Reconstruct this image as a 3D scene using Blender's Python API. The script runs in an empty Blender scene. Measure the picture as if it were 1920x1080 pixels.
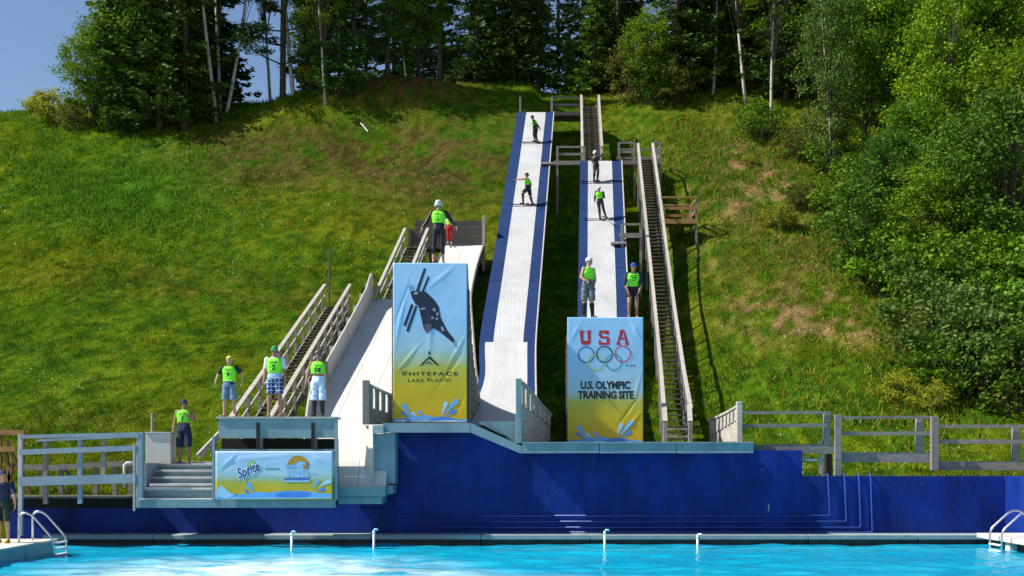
import bpy, bmesh, math, random
import numpy as np
from mathutils import Vector, Matrix, Quaternion
from mathutils.bvhtree import BVHTree

random.seed(7); RNG = np.random.default_rng(11)
SC = bpy.context.scene
COL = SC.collection

# ------------------------------------------------------------------ camera
EYE = 2.2; FPX = 2000.0; HOR = 860.0            # eye height above the water, focal length in photo pixels, horizon row
cam = bpy.data.cameras.new('camera'); camo = bpy.data.objects.new('camera', cam); COL.objects.link(camo)
camo.location = (0, 0, EYE); camo.rotation_euler = (math.radians(90), 0, 0)
cam.sensor_width = 36; cam.lens = FPX / 1920 * 36; cam.shift_y = (HOR - 540) / 1920
cam.clip_start = 0.1; cam.clip_end = 3000
SC.camera = camo

# ------------------------------------------------------------------ sky, sun, exposure
SUN_D = Vector((0.67, 0.11, -0.73)).normalized()
el = math.asin(-SUN_D.z); az = math.atan2(-SUN_D.x, -SUN_D.y)
world = bpy.data.worlds.new('World'); SC.world = world; world.use_nodes = True
wn = world.node_tree.nodes; wl = world.node_tree.links
sky = wn.new('ShaderNodeTexSky'); sky.sky_type = 'NISHITA'; sky.sun_disc = False
sky.sun_elevation = el; sky.sun_rotation = az; sky.altitude = 500; sky.air_density = 1.0; sky.dust_density = 0.4; sky.ozone_density = 2.2
wl.new(sky.outputs[0], wn['Background'].inputs[0]); wn['Background'].inputs[1].default_value = 0.086
sun = bpy.data.lights.new('sun', 'SUN'); sun.energy = 5.0; sun.angle = math.radians(0.55); sun.color = (1.0, 0.955, 0.87)
suno = bpy.data.objects.new('sun', sun); COL.objects.link(suno)
suno.rotation_euler = SUN_D.to_track_quat('-Z', 'Y').to_euler(); suno.location = (-40, -10, 60)
SC.view_settings.view_transform = 'Standard'; SC.view_settings.look = 'None'
SC.view_settings.exposure = 0.66; SC.view_settings.gamma = 1.0
SC.render.engine = 'CYCLES'
SC.cycles.max_bounces = 6; SC.cycles.transparent_max_bounces = 4; SC.cycles.diffuse_bounces = 2
SC.cycles.use_denoising = True

# ------------------------------------------------------------------ helpers
def W(px, py, Y):
    return Vector(((px - 960) / FPX * Y, Y, EYE + (HOR - py) / FPX * Y))
def XP(px, Y): return (px - 960) / FPX * Y
def ZP(py, Y): return EYE + (HOR - py) / FPX * Y

class MB:
    def __init__(s): s.v = []; s.f = []
    def add(s, vs, fs):
        o = len(s.v); s.v += [tuple(v) for v in vs]; s.f += [tuple(i + o for i in f) for f in fs]; return s
    def box(s, x0, x1, y0, y1, z0, z1):
        return s.add([(x0,y0,z0),(x1,y0,z0),(x1,y1,z0),(x0,y1,z0),(x0,y0,z1),(x1,y0,z1),(x1,y1,z1),(x0,y1,z1)],
                     [(0,3,2,1),(4,5,6,7),(0,1,5,4),(1,2,6,5),(2,3,7,6),(3,0,4,7)])
    def beam(s, a, b, w, h, up=(0,0,1)):
        a = Vector(a); b = Vector(b); d = (b - a).normalized(); up = Vector(up)
        side = d.cross(up)
        if side.length < 1e-4: side = d.cross(Vector((0,1,0)))
        side.normalize(); u = side.cross(d).normalized()
        sw = side * w / 2; uh = u * h / 2
        vs = [a-sw-uh, a+sw-uh, a+sw+uh, a-sw+uh, b-sw-uh, b+sw-uh, b+sw+uh, b-sw+uh]
        return s.add(vs, [(0,1,2,3),(7,6,5,4),(0,4,5,1),(1,5,6,2),(2,6,7,3),(3,7,4,0)])
    def tube(s, pts, r, n=8, cap=True):
        pts = [Vector(p) for p in pts]; rs = r if isinstance(r, (list, tuple)) else [r]*len(pts)
        o = len(s.v); prev = None
        for i, p in enumerate(pts):
            d = (pts[min(i+1, len(pts)-1)] - pts[max(i-1, 0)]).normalized()
            if prev is None:
                a = d.cross(Vector((0,0,1)))
                if a.length < .05: a = d.cross(Vector((0,1,0)))
            else: a = prev - d * prev.dot(d)
            a.normalize(); prev = a; b = d.cross(a)
            for k in range(n):
                t = 2*math.pi*k/n; s.v.append(tuple(p + (a*math.cos(t) + b*math.sin(t))*rs[i]))
        for i in range(len(pts)-1):
            for k in range(n):
                k2 = (k+1) % n
                s.f.append((o+i*n+k, o+i*n+k2, o+(i+1)*n+k2, o+(i+1)*n+k))
        if cap:
            s.f.append(tuple(o+k for k in reversed(range(n)))); s.f.append(tuple(o+(len(pts)-1)*n+k for k in range(n)))
        return s
    def prism(s, poly, y0, y1):            # polygon in XZ (list of (x,z)) extruded along Y
        n = len(poly); vs = [(x,y0,z) for x,z in poly] + [(x,y1,z) for x,z in poly]
        fs = [tuple(range(n)), tuple(range(2*n-1, n-1, -1))]
        fs += [(i, i+n, (i+1)%n+n, (i+1)%n) for i in range(n)]
        return s.add(vs, fs)
    def build(s, name, m, parent=None, smooth=False, bevel=0):
        me = bpy.data.meshes.new(name); me.from_pydata(s.v, [], s.f); me.update()
        bm = bmesh.new(); bm.from_mesh(me); bmesh.ops.recalc_face_normals(bm, faces=bm.faces)
        if bevel: bmesh.ops.bevel(bm, geom=list(bm.edges), offset=bevel, segments=1, affect='EDGES', clamp_overlap=True)
        bm.to_mesh(me); bm.free()
        if smooth: me.shade_smooth()
        return obj(name, me, m, parent)

def obj(name, me, m=None, parent=None, loc=None):
    o = bpy.data.objects.new(name, me); COL.objects.link(o)
    if m and me is not None and hasattr(me, 'materials') and len(me.materials) == 0: me.materials.append(m)
    if parent: o.parent = parent
    if loc is not None: o.location = loc
    return o
def thing(name, label, cat, group=None, loc=(0,0,0)):
    o = bpy.data.objects.new(name, None); COL.objects.link(o); o.location = loc; o.empty_display_size = .2
    return tag(o, label, cat, group)
def tag(o, label, cat, group=None):
    o['label'] = label; o['category'] = cat
    if group: o['group'] = group
    return o
def struct(o): o['kind'] = 'structure'; return o
def copyto(o, parent, loc=None, rot=None):
    c = o.copy(); COL.objects.link(c); c.parent = parent
    if loc is not None: c.location = loc
    if rot is not None: c.rotation_euler = rot
    return c

# ------------------------------------------------------------------ materials
def nodes(m):
    m.use_nodes = True; return m.node_tree.nodes, m.node_tree.links
def mat(name, col, rough=.6, var=.15, scale=3.0, bump=0.0, bscale=30.0, stretch=(1,1,1), metal=0.0, spec=.35, col2=None, dirt=None, dscale=1.2, island=0.0):
    m = bpy.data.materials.new(name); N, L = nodes(m); p = N['Principled BSDF']
    p.inputs['Roughness'].default_value = rough; p.inputs['Metallic'].default_value = metal; p.inputs['Specular IOR Level'].default_value = spec
    tc = N.new('ShaderNodeTexCoord'); mp = N.new('ShaderNodeMapping'); mp.inputs['Scale'].default_value = stretch
    geo = N.new('ShaderNodeNewGeometry'); L.new(geo.outputs['Position'], mp.inputs[0])
    nz = N.new('ShaderNodeTexNoise'); nz.inputs['Scale'].default_value = scale; nz.inputs['Detail'].default_value = 6; nz.inputs['Roughness'].default_value = .65
    L.new(mp.outputs[0], nz.inputs[0])
    mr = N.new('ShaderNodeMapRange'); mr.inputs[1].default_value = .3; mr.inputs[2].default_value = .7
    L.new(nz.outputs[0], mr.inputs[0])
    mx = N.new('ShaderNodeMix'); mx.data_type = 'RGBA'
    c = Vector(col[:3]); c2 = Vector(col2) if col2 else c * (1 - 2*var)
    mx.inputs[6].default_value = (*c2, 1); mx.inputs[7].default_value = (*(c * (1 + var*.5)), 1)
    L.new(mr.outputs[0], mx.inputs[0]); out = mx.outputs[2]
    if dirt:
        n2 = N.new('ShaderNodeTexNoise'); n2.inputs['Scale'].default_value = dscale; n2.inputs['Detail'].default_value = 8; n2.inputs['Roughness'].default_value = .7
        L.new(mp.outputs[0], n2.inputs[0])
        r2 = N.new('ShaderNodeMapRange'); r2.inputs[1].default_value = .52; r2.inputs[2].default_value = .75; r2.inputs[4].default_value = .8
        L.new(n2.outputs[0], r2.inputs[0])
        m2 = N.new('ShaderNodeMix'); m2.data_type = 'RGBA'; L.new(r2.outputs[0], m2.inputs[0]); L.new(out, m2.inputs[6]); m2.inputs[7].default_value = (*dirt, 1)
        out = m2.outputs[2]
    if island:
        hs = N.new('ShaderNodeHueSaturation'); oi = N.new('ShaderNodeObjectInfo')
        r3 = N.new('ShaderNodeMapRange'); r3.inputs[3].default_value = 1-island; r3.inputs[4].default_value = 1+island
        L.new(oi.outputs['Random'], r3.inputs[0]); L.new(r3.outputs[0], hs.inputs['Value']); L.new(out, hs.inputs['Color']); out = hs.outputs[0]
    L.new(out, p.inputs['Base Color'])
    if bump:
        bn = N.new('ShaderNodeTexNoise'); bn.inputs['Scale'].default_value = bscale; bn.inputs['Detail'].default_value = 5
        L.new(mp.outputs[0], bn.inputs[0]); bp = N.new('ShaderNodeBump'); bp.inputs['Strength'].default_value = bump; bp.inputs['Distance'].default_value = .02
        L.new(bn.outputs[0], bp.inputs['Height']); L.new(bp.outputs[0], p.inputs['Normal'])
    return m
def srgb(r, g, b):
    f = lambda c: c/12.92 if c <= .04045 else ((c+.055)/1.055)**2.4
    return (f(r/255), f(g/255), f(b/255))

M = {}
M['wood'] = mat('weathered_wood', (.28,.25,.22), .8, .22, 4, .3, 40, (1,1,6), island=.12, dirt=(.14,.12,.1), dscale=3)
M['wood_pale'] = mat('pale_weathered_wood', (.46,.42,.37), .8, .18, 4, .3, 40, (1,1,5), island=.08, dirt=(.25,.22,.19), dscale=3)
M['wood_dark'] = mat('dark_stained_wood', (.095,.085,.08), .75, .25, 3, .3, 30, (1,4,4), island=.15)
M['siding'] = mat('brown_grey_siding', (.24,.215,.19), .75, .25, 3, .3, 30, (1,1,5), island=.14, dirt=(.11,.1,.09), dscale=2)
M['tread'] = mat('stair_tread_wood', (.20,.165,.13), .85, .3, 6, .3, 40, (3,1,1), island=.2)
M['orange_wood'] = mat('new_timber', (.40,.215,.075), .7, .2, 4, .2, 30, (1,1,4), island=.1)
M['rust_wood'] = mat('reddish_timber', (.30,.15,.07), .75, .2, 4, .2, 30, island=.1)
M['teal'] = mat('grey_teal_painted_board', (.20,.30,.325), .55, .12, 2.0, .1, 30, dirt=(.12,.19,.21), dscale=1.5)
M['teal_pale'] = mat('pale_blue_grey_paint', (.24,.32,.38), .5, .12, 2.0, .1, 30, dirt=(.2,.24,.27))
M['step'] = mat('lit_tread_grey', (.46,.48,.48), .6, .12, 3, .1, 30, dirt=(.25,.26,.26), dscale=2)
M['white_board'] = mat('off_white_panel', (.60,.57,.51), .5, .06, 1.5, .05, 20, dirt=(.52,.48,.42), dscale=.9)
M['white_ramp'] = mat('white_plastic_ramp', (.64,.625,.58), .45, .07, 1.2, .06, 40, (1,.35,.35), dirt=(.46,.43,.38), dscale=1.4, island=.04)
M['run_out'] = mat('grey_white_run_out', (.50,.50,.49), .55, .08, 1.2, .05, 40, (1,.3,.3), dirt=(.40,.39,.38), dscale=1.5, island=.05)
M['grey_side'] = mat('pale_grey_plywood', (.50,.48,.45), .6, .10, 1.5, .05, 30, dirt=(.34,.32,.30), dscale=.8)
M['blue_mat'] = mat('blue_plastic_mat', (.013,.036,.125), .75, .12, 3, .3, 60, dirt=(.018,.036,.09), dscale=1.0, island=.1, spec=.15)
M['navy'] = mat('deep_blue_wall_paint', (.006,.028,.225), .55, .28, 1.2, .35, 14, (1,1,.45), dirt=(.012,.045,.26), dscale=1.6, spec=.2)
M['navy_pipe'] = mat('blue_painted_pipe', (.022,.05,.26), .35, .06)
M['black'] = mat('black_rubber', (.012,.012,.013), .7, .1)
M['void'] = mat('black_board_and_slot_shade', (.02,.018,.016), .85, .2, 5)
M['coping'] = mat('grey_green_coping', (.30,.36,.36), .6, .15, 2, .15, 30, dirt=(.19,.2,.19), dscale=2)
M['gutter'] = mat('dark_gutter_timber', (.07,.055,.045), .7, .3, 4, .2, 30)
M['concrete'] = mat('pale_concrete_deck', (.58,.56,.52), .8, .1, 2, .2, 40, dirt=(.42,.4,.36))
M['turq_paint'] = mat('turquoise_pool_paint', (.22,.50,.58), .5, .1, 2, .1, 20, dirt=(.16,.4,.47))
M['steel'] = mat('brushed_steel', (.62,.63,.64), .28, .05, metal=.9)
M['white_pvc'] = mat('white_pvc', (.75,.76,.76), .35, .03)
M['alu'] = mat('grey_galvanised', (.42,.44,.46), .45, .08, metal=.3)

def white_mat_material():
    m = bpy.data.materials.new('white_ramp_matting'); N, L = nodes(m); p = N['Principled BSDF']; p.inputs['Roughness'].default_value = .6
    g = N.new('ShaderNodeNewGeometry'); mp = N.new('ShaderNodeMapping'); mp.inputs['Scale'].default_value = (1,1,.0); L.new(g.outputs['Position'], mp.inputs[0])
    br = N.new('ShaderNodeTexBrick'); br.inputs['Scale'].default_value = 3.2; br.inputs['Mortar Size'].default_value = .035; br.offset = 0.0
    br.inputs['Color1'].default_value = (.52,.52,.52,1); br.inputs['Color2'].default_value = (.48,.48,.485,1); br.inputs['Mortar'].default_value = (.445,.45,.455,1)
    br.inputs['Brick Width'].default_value = .5; br.inputs['Row Height'].default_value = .7
    L.new(mp.outputs[0], br.inputs[0])
    n = N.new('ShaderNodeTexNoise'); n.inputs['Scale'].default_value = .8; n.inputs['Detail'].default_value = 7; L.new(g.outputs['Position'], n.inputs[0])
    r = N.new('ShaderNodeMapRange'); r.inputs[1].default_value = .35; r.inputs[2].default_value = .7; L.new(n.outputs[0], r.inputs[0])
    mx = N.new('ShaderNodeMix'); mx.data_type = 'RGBA'; mx.blend_type = 'MULTIPLY'; mx.inputs[0].default_value = 1
    cr = N.new('ShaderNodeMix'); cr.data_type = 'RGBA'; cr.inputs[6].default_value = (1,1,1,1); cr.inputs[7].default_value = (.84,.83,.82,1); L.new(r.outputs[0], cr.inputs[0])
    L.new(br.outputs[0], mx.inputs[6]); L.new(cr.outputs[2], mx.inputs[7]); L.new(mx.outputs[2], p.inputs['Base Color'])
    b = N.new('ShaderNodeBump'); b.inputs['Strength'].default_value = .6; b.inputs['Distance'].default_value = .01; L.new(br.outputs['Fac'], b.inputs['Height']); b.invert = True
    L.new(b.outputs[0], p.inputs['Normal'])
    return m
M['white_mat'] = white_mat_material()

# ------------------------------------------------------------------ terrain
def _hash(ix, iy, seed):
    h = (ix.astype(np.int64)*374761393 + iy.astype(np.int64)*668265263 + seed*2246822519) & 0xffffffff
    h = ((h ^ (h >> 13)) * 1274126177) & 0xffffffff
    return ((h ^ (h >> 16)) & 0xffff) / 65535.0
def vnoise(x, y, seed=0):
    x = np.asarray(x, float); y = np.asarray(y, float)
    ix = np.floor(x); iy = np.floor(y); fx = x-ix; fy = y-iy; fx = fx*fx*(3-2*fx); fy = fy*fy*(3-2*fy)
    a = _hash(ix,iy,seed); b = _hash(ix+1,iy,seed); c = _hash(ix,iy+1,seed); d = _hash(ix+1,iy+1,seed)
    return a*(1-fx)*(1-fy) + b*fx*(1-fy) + c*(1-fx)*fy + d*fx*fy
def fbm(x, y, seed=0, o=4):
    t = 0; a = .5; n = 0
    for k in range(o): t = t + a*vnoise(x*2**k, y*2**k, seed+k); n += a; a *= .5
    return t/n
def sstep(a, b, x):
    t = np.clip((np.asarray(x, float)-a)/(b-a), 0, 1); return t*t*(3-2*t)
TC = ([27.9,28.2,30,33,37,42,50,57,65,70,75,80,90,110,150,300,700], [1.2,1.25,1.4,1.9,3.1,5.5,10.8,15.8,22.0,25.9,28.7,29.9,29.4,27,24,24,26])
TL = ([27.9,28.2,30,33,37,42,50,57,65,70,75,80,90,110,150,300,700], [.9,.95,1.35,2.5,4.3,6.8,11.2,16.0,21.6,25.0,27.4,28.3,27.5,25,22,22,24])
TR = ([27.9,28.2,30,33,37,42,50,57,65,70,75,80,90,110,150,300,700], [1.6,1.65,1.8,2.6,4.6,7.6,12.9,17.8,23.5,27.0,30,32.5,37,42,46,50,55])
_yy = np.linspace(27.5, 700, 6800)
def _smooth(t):
    z = np.interp(_yy, *t); k = np.hanning(31); k /= k.sum()
    zs = np.convolve(np.pad(z, 15, mode='edge'), k, mode='valid')
    w = sstep(28.5, 31, _yy); return z*(1-w) + zs*w
_SC, _SL, _SR = _smooth(TC), _smooth(TL), _smooth(TR)
def H(X, Y):
    X = np.asarray(X, float); Y = np.asarray(Y, float)
    c = np.interp(Y, _yy, _SC); l = np.interp(Y, _yy, _SL); r = np.interp(Y, _yy, _SR)
    wl_ = sstep(-3.5, -9, X); wr = sstep(6, 20, X)
    z = c*(1-wl_)*(1-wr) + l*wl_ + r*wr
    z = z - .028*np.clip(Y-40, 0, 40)*sstep(-18, -40, X)
    z = z + 2.3*np.exp(-((X+7.8)/4.6)**2 - ((Y-69)/2.6)**2) + 1.5*np.exp(-((X+13.5)/4)**2 - ((Y-67.5)/3)**2)
    amp = sstep(30, 36, Y)
    z = z + amp*((fbm(X*.11, Y*.11, 3)-.5)*1.1 + (fbm(X*.8, Y*.8, 9, 4)-.5)*.42)*np.where((X > -6.5) & (X < 9.5), .45, 1.0)
    z = z - .75*sstep(38,46,Y)*sstep(.2,1.3,X+1.3-.071*(Y-42))*sstep(9.0,7.0,X)
    z = np.where(Y < 28.15, -1.6, z)
    return z
def h1(x, y): return float(H(x, y))
def ground_at(px, py, y0=29.0, y1=140.0):
    ys = np.arange(y0, y1, .1); xs = (px-960)/FPX*ys; zs = EYE + (HOR-py)/FPX*ys
    hit = np.nonzero(H(xs, ys) >= zs)[0]
    if len(hit) == 0: i = int(np.argmax((H(xs, ys)-EYE)/ys))
    else: i = int(hit[0])
    return Vector((xs[i], ys[i], h1(xs[i], ys[i])))

def patch(px, py, cx, cy, rx, ry): return np.exp(-((px-cx)/rx)**2 - ((py-cy)/ry)**2)
def ground_colour(X, Y, Z):
    px = 960 + FPX*X/np.maximum(Y, 5); py = HOR - FPX*(Z-EYE)/np.maximum(Y, 5)
    a = fbm(X*.16, Y*.16, 21); b = fbm(X*.6, Y*.6, 31); c = fbm(X*2.2, Y*2.2, 41, 3)
    green = np.array([.125,.200,.009]); lush = np.array([.066,.195,.014]); yel = np.array([.185,.212,.010]); brown = np.array([.130,.108,.028]); straw = np.array([.32,.215,.09]); dirt = np.array([.20,.088,.036])
    def mixc(col, t, c2): t = np.clip(t, 0, 1)[..., None]; return col*(1-t) + c2*t
    col = np.broadcast_to(green, X.shape + (3,)).copy()
    col = mixc(col, sstep(.46, .70, a*.35+b*.35+c*.3), yel)
    col = mixc(col, sstep(.55, .3, a*.3+c*.7)*.7, lush)
    br = (1.0*patch(px,py,700,290,270,75) + .9*patch(px,py,460,300,140,48) + .7*patch(px,py,840,330,130,95) + .4*patch(px,py,1500,520,200,120) + .35*patch(px,py,280,530,230,35) + .3*patch(px,py,560,560,140,30)
          + .3*patch(px,py,150,790,240,25) + .5*patch(px,py,1330,250,200,60) + .55*patch(px,py,1480,470,150,50))
    col = mixc(col, br*sstep(.30, .62, b*.35+c*.65), brown)
    lu = .9*patch(px,py,250,360,140,70) + .5*patch(px,py,100,700,220,70) + .6*patch(px,py,1480,715,170,45) + .5*patch(px,py,700,220,70,25) + .8*patch(px,py,1050,560,40,280)
    col = mixc(col, lu*sstep(.25, .6, b*.5+c*.5), lush)
    st = 1.3*patch(px,py,1430,590,65,42) + 1.4*patch(px,py,1580,600,110,42) + .6*patch(px,py,1320,480,40,30) + 1.5*patch(px,py,1385,325,95,62) + .9*patch(px,py,1450,380,110,45) + .5*patch(px,py,1560,520,90,30)
    col = mixc(col, st*sstep(.42, .62, b*.3+c*.7)*.9, straw)
    di = 1.5*patch(px,py,720,130,130,22) + 1.0*patch(px,py,740,165,120,28) + 1.2*patch(px,py,1140,165,75,14) + .9*patch(px,py,395,262,22,12) + .6*patch(px,py,1440,295,60,25)
    col = mixc(col, di*sstep(.25, .55, c), dirt)
    d = fbm(X*4.5+50, Y*3.0, 51, 2); tus = sstep(.30,.62,d)
    col = col*((.50 + .80*c)*(.66 + .46*tus))[..., None]  # crevice shade between tussocks multiplied into the grass colour
    return col
def axis(f0, f1, step, o0, o1):
    a = list(np.arange(f0, f1+1e-6, step)); s = step; lo = []; x = f0
    while x > o0: s *= 1.35; x -= s; lo.append(x)
    s = step; hi = []; x = f1
    while x < o1: s *= 1.35; x += s; hi.append(x)
    return np.array(lo[::-1] + a + hi)
gx = axis(-44, 40, .26, -500, 500); gy = np.concatenate([[-60, -20, 5, 28.0, 28.12], axis(28.2, 84, .24, 28.2, 700)])
GX, GY = np.meshgrid(gx, gy); GZ = H(GX, GY); nx_, ny_ = len(gx), len(gy)
def grid_mesh(name, X, Y, Z, col=None):
    ny, nx = X.shape; me = bpy.data.meshes.new(name)
    idx = np.arange(nx*ny).reshape(ny, nx)
    f = np.stack([idx[:-1,:-1], idx[:-1,1:], idx[1:,1:], idx[1:,:-1]], -1).reshape(-1, 4)
    me.vertices.add(nx*ny); me.vertices.foreach_set('co', np.stack([X,Y,Z], -1).astype(np.float32).ravel())
    me.loops.add(f.size); me.loops.foreach_set('vertex_index', f.astype(np.int32).ravel())
    me.polygons.add(len(f)); me.polygons.foreach_set('loop_start', np.arange(0, f.size, 4, dtype=np.int32)); me.polygons.foreach_set('loop_total', np.full(len(f), 4, np.int32))
    me.update(calc_edges=True); me.shade_smooth()
    if col is not None:
        at = me.color_attributes.new('Col', 'FLOAT_COLOR', 'POINT')
        at.data.foreach_set('color', np.concatenate([col.reshape(-1,3), np.ones((nx*ny,1))], 1).astype(np.float32).ravel())
    return me
def ground_material():
    m = bpy.data.materials.new('meadow_ground'); N, L = nodes(m); p = N['Principled BSDF']; p.inputs['Roughness'].default_value = .9; p.inputs['Specular IOR Level'].default_value = 0.0
    at = N.new('ShaderNodeAttribute'); at.attribute_name = 'Col'
    g = N.new('ShaderNodeNewGeometry'); n = N.new('ShaderNodeTexNoise'); n.inputs['Scale'].default_value = 9; n.inputs['Detail'].default_value = 6; n.inputs['Roughness'].default_value = .7; L.new(g.outputs['Position'], n.inputs[0])
    r = N.new('ShaderNodeMapRange'); r.inputs[1].default_value = .3; r.inputs[2].default_value = .7; r.inputs[3].default_value = .38; r.inputs[4].default_value = 1.05; L.new(n.outputs[0], r.inputs[0])
    mx = N.new('ShaderNodeMix'); mx.data_type = 'RGBA'; mx.blend_type = 'MULTIPLY'; mx.inputs[0].default_value = 1
    L.new(at.outputs[0], mx.inputs[6]); L.new(r.outputs[0], mx.inputs[7]); L.new(mx.outputs[2], p.inputs['Base Color'])
    b = N.new('ShaderNodeBump'); b.inputs['Strength'].default_value = .9; b.inputs['Distance'].default_value = .12; L.new(n.outputs[0], b.inputs['Height']); L.new(b.outputs[0], p.inputs['Normal'])
    return m
hill = obj('hill', grid_mesh('hill', GX, GY, GZ, ground_colour(GX, GY, GZ)), ground_material()); struct(hill)

# ------------------------------------------------------------------ pool
def water_material():
    m = bpy.data.materials.new('pool_water'); N, L = nodes(m); p = N['Principled BSDF']
    p.inputs['Roughness'].default_value = .12; p.inputs['Specular IOR Level'].default_value = .32
    g = N.new('ShaderNodeNewGeometry')
    def noise(scale, st, det=4):
        mp = N.new('ShaderNodeMapping'); mp.inputs['Scale'].default_value = st; L.new(g.outputs['Position'], mp.inputs[0])
        n = N.new('ShaderNodeTexNoise'); n.inputs['Scale'].default_value = scale; n.inputs['Detail'].default_value = det; n.inputs['Roughness'].default_value = .6; n.inputs['Distortion'].default_value = .6; L.new(mp.outputs[0], n.inputs[0]); return n
    a = noise(.55, (.5,1,1), 5)
    cr = N.new('ShaderNodeValToRGB'); L.new(a.outputs[0], cr.inputs[0]); e = cr.color_ramp.elements
    e[0].position = .34; e[0].color = (.004,.31,.52,1); e[1].position = .66; e[1].color = (.006,.40,.57,1)
    # air bubbles rising through the landing zone: a pale milky area
    sep = N.new('ShaderNodeSeparateXYZ'); L.new(g.outputs['Position'], sep.inputs[0])
    def lobe(cx, cy, rx, ry):
        mp = N.new('ShaderNodeMapping'); mp.vector_type = 'POINT'; mp.inputs['Location'].default_value = (-cx/rx, -cy/ry, 0); mp.inputs['Scale'].default_value = (1/rx, 1/ry, 0)
        L.new(g.outputs['Position'], mp.inputs[0]); ln = N.new('ShaderNodeVectorMath'); ln.operation = 'LENGTH'; L.new(mp.outputs[0], ln.inputs[0])
        r = N.new('ShaderNodeMapRange'); r.inputs[1].default_value = 1; r.inputs[2].default_value = .2; r.interpolation_type = 'SMOOTHSTEP'; L.new(ln.outputs['Value'], r.inputs[0]); return r.outputs[0]
    l1 = lobe(-5.0, 20.8, 5.2, 4.3); l2 = lobe(-1.5, 19.6, 4.5, 1.6)
    ad = N.new('ShaderNodeMath'); ad.operation = 'MULTIPLY_ADD'; L.new(l2, ad.inputs[0]); ad.inputs[1].default_value = .35; L.new(l1, ad.inputs[2])
    fn = noise(1.1, (.55,1.4,1), 7); fr = N.new('ShaderNodeMapRange'); fr.inputs[1].default_value = .33; fr.inputs[2].default_value = .52; L.new(fn.outputs[0], fr.inputs[0])
    mu = N.new('ShaderNodeMath'); mu.operation = 'MULTIPLY'; mu.use_clamp = True; L.new(ad.outputs[0], mu.inputs[0]); L.new(fr.outputs[0], mu.inputs[1])
    mx = N.new('ShaderNodeMix'); mx.data_type = 'RGBA'; L.new(mu.outputs[0], mx.inputs[0]); L.new(cr.outputs[0], mx.inputs[6]); mx.inputs[7].default_value = (.60,.80,.85,1)
    L.new(mx.outputs[2], p.inputs['Base Color'])
    w1 = noise(2.2, (.6,1.3,1), 4); w2 = noise(9, (.7,1.2,1), 3)
    b1 = N.new('ShaderNodeBump'); b1.inputs['Strength'].default_value = .3; b1.inputs['Distance'].default_value = .10; L.new(w1.outputs[0], b1.inputs['Height'])
    b2 = N.new('ShaderNodeBump'); b2.inputs['Strength'].default_value = .4; b2.inputs['Distance'].default_value = .02; L.new(w2.outputs[0], b2.inputs['Height']); L.new(b1.outputs[0], b2.inputs['Normal'])
    L.new(b2.outputs[0], p.inputs['Normal'])
    return m
wx, wy = np.meshgrid(np.arange(-11.5, 12.6, .16), np.arange(4, 27.75, .12))
wz = (fbm(wx*.9, wy*1.8, 71, 4)-.5)*.10 + (fbm(wx*3, wy*5, 77, 2)-.5)*.035
wz = wz*(1 + 1.2*np.exp(-((wx+4.6)/4.5)**2-((wy-21)/4)**2))
water = struct(obj('pool_water', grid_mesh('pool_water', wx, wy, wz), water_material()))
pool_floor = struct(MB().box(-13.5, 14, 3, 28.3, -1.5, -1.3).build('pool_floor', M['turq_paint']))
dk = thing('pool_deck', 'pale concrete pool deck with turquoise painted side at the left edge', 'pool deck'); del dk['label']; del dk['category']; struct(dk)
MB().prism([(-60,.27),(-10.62,.27),(-10.58,.33),(-60,.33)], -8, 24.9).build('deck_slab', M['concrete'], dk)
for i, (y0, y1) in enumerate([(-8, 8), (8.03, 16), (16.03, 23.5), (23.53, 24.88)]): MB().box(-60, -10.72, y0, y1, -1.2, .268).build('side_panel', M['turq_paint'], dk)
dkr = bpy.data.objects.new('pool_deck', None); COL.objects.link(dkr); struct(dkr)
MB().box(11.72, 60, -8, 26.9, .22, .33).build('deck_slab', M['concrete'], dkr)
MB().box(12.0, 60, -8, 26.8, -1.2, .218).build('side_panel', M['gutter'], dkr)
for y in (25.4, 22.5, 19.5): MB().box(11.8, 11.98, y-.12, y+.12, -1.2, .216).build('bracket', M['concrete'], dkr)
dkn = bpy.data.objects.new('pool_deck', None); COL.objects.link(dkn); struct(dkn)
MB().box(-10.5, 11.6, -8, 3.9, -1.2, .328).build('deck_slab', M['concrete'], dkn)
cp = bpy.data.objects.new('pool_coping', None); COL.objects.link(cp); struct(cp)
cx = [-12.0, -9.2, -6.4, -3.6, -.8, 2.0, 4.8, 7.6, 10.4, 12.6]
for i in range(len(cx)-1):
    MB().box(cx[i]+.006, cx[i+1]-.006, 27.28, 27.96, .13, .25).build('coping_board', M['coping'], cp, bevel=.012)
    MB().box(cx[i]+.012, cx[i+1]-.012, 27.38, 27.94, -.9, .125).build('gutter_board', M['gutter'], cp)
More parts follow.
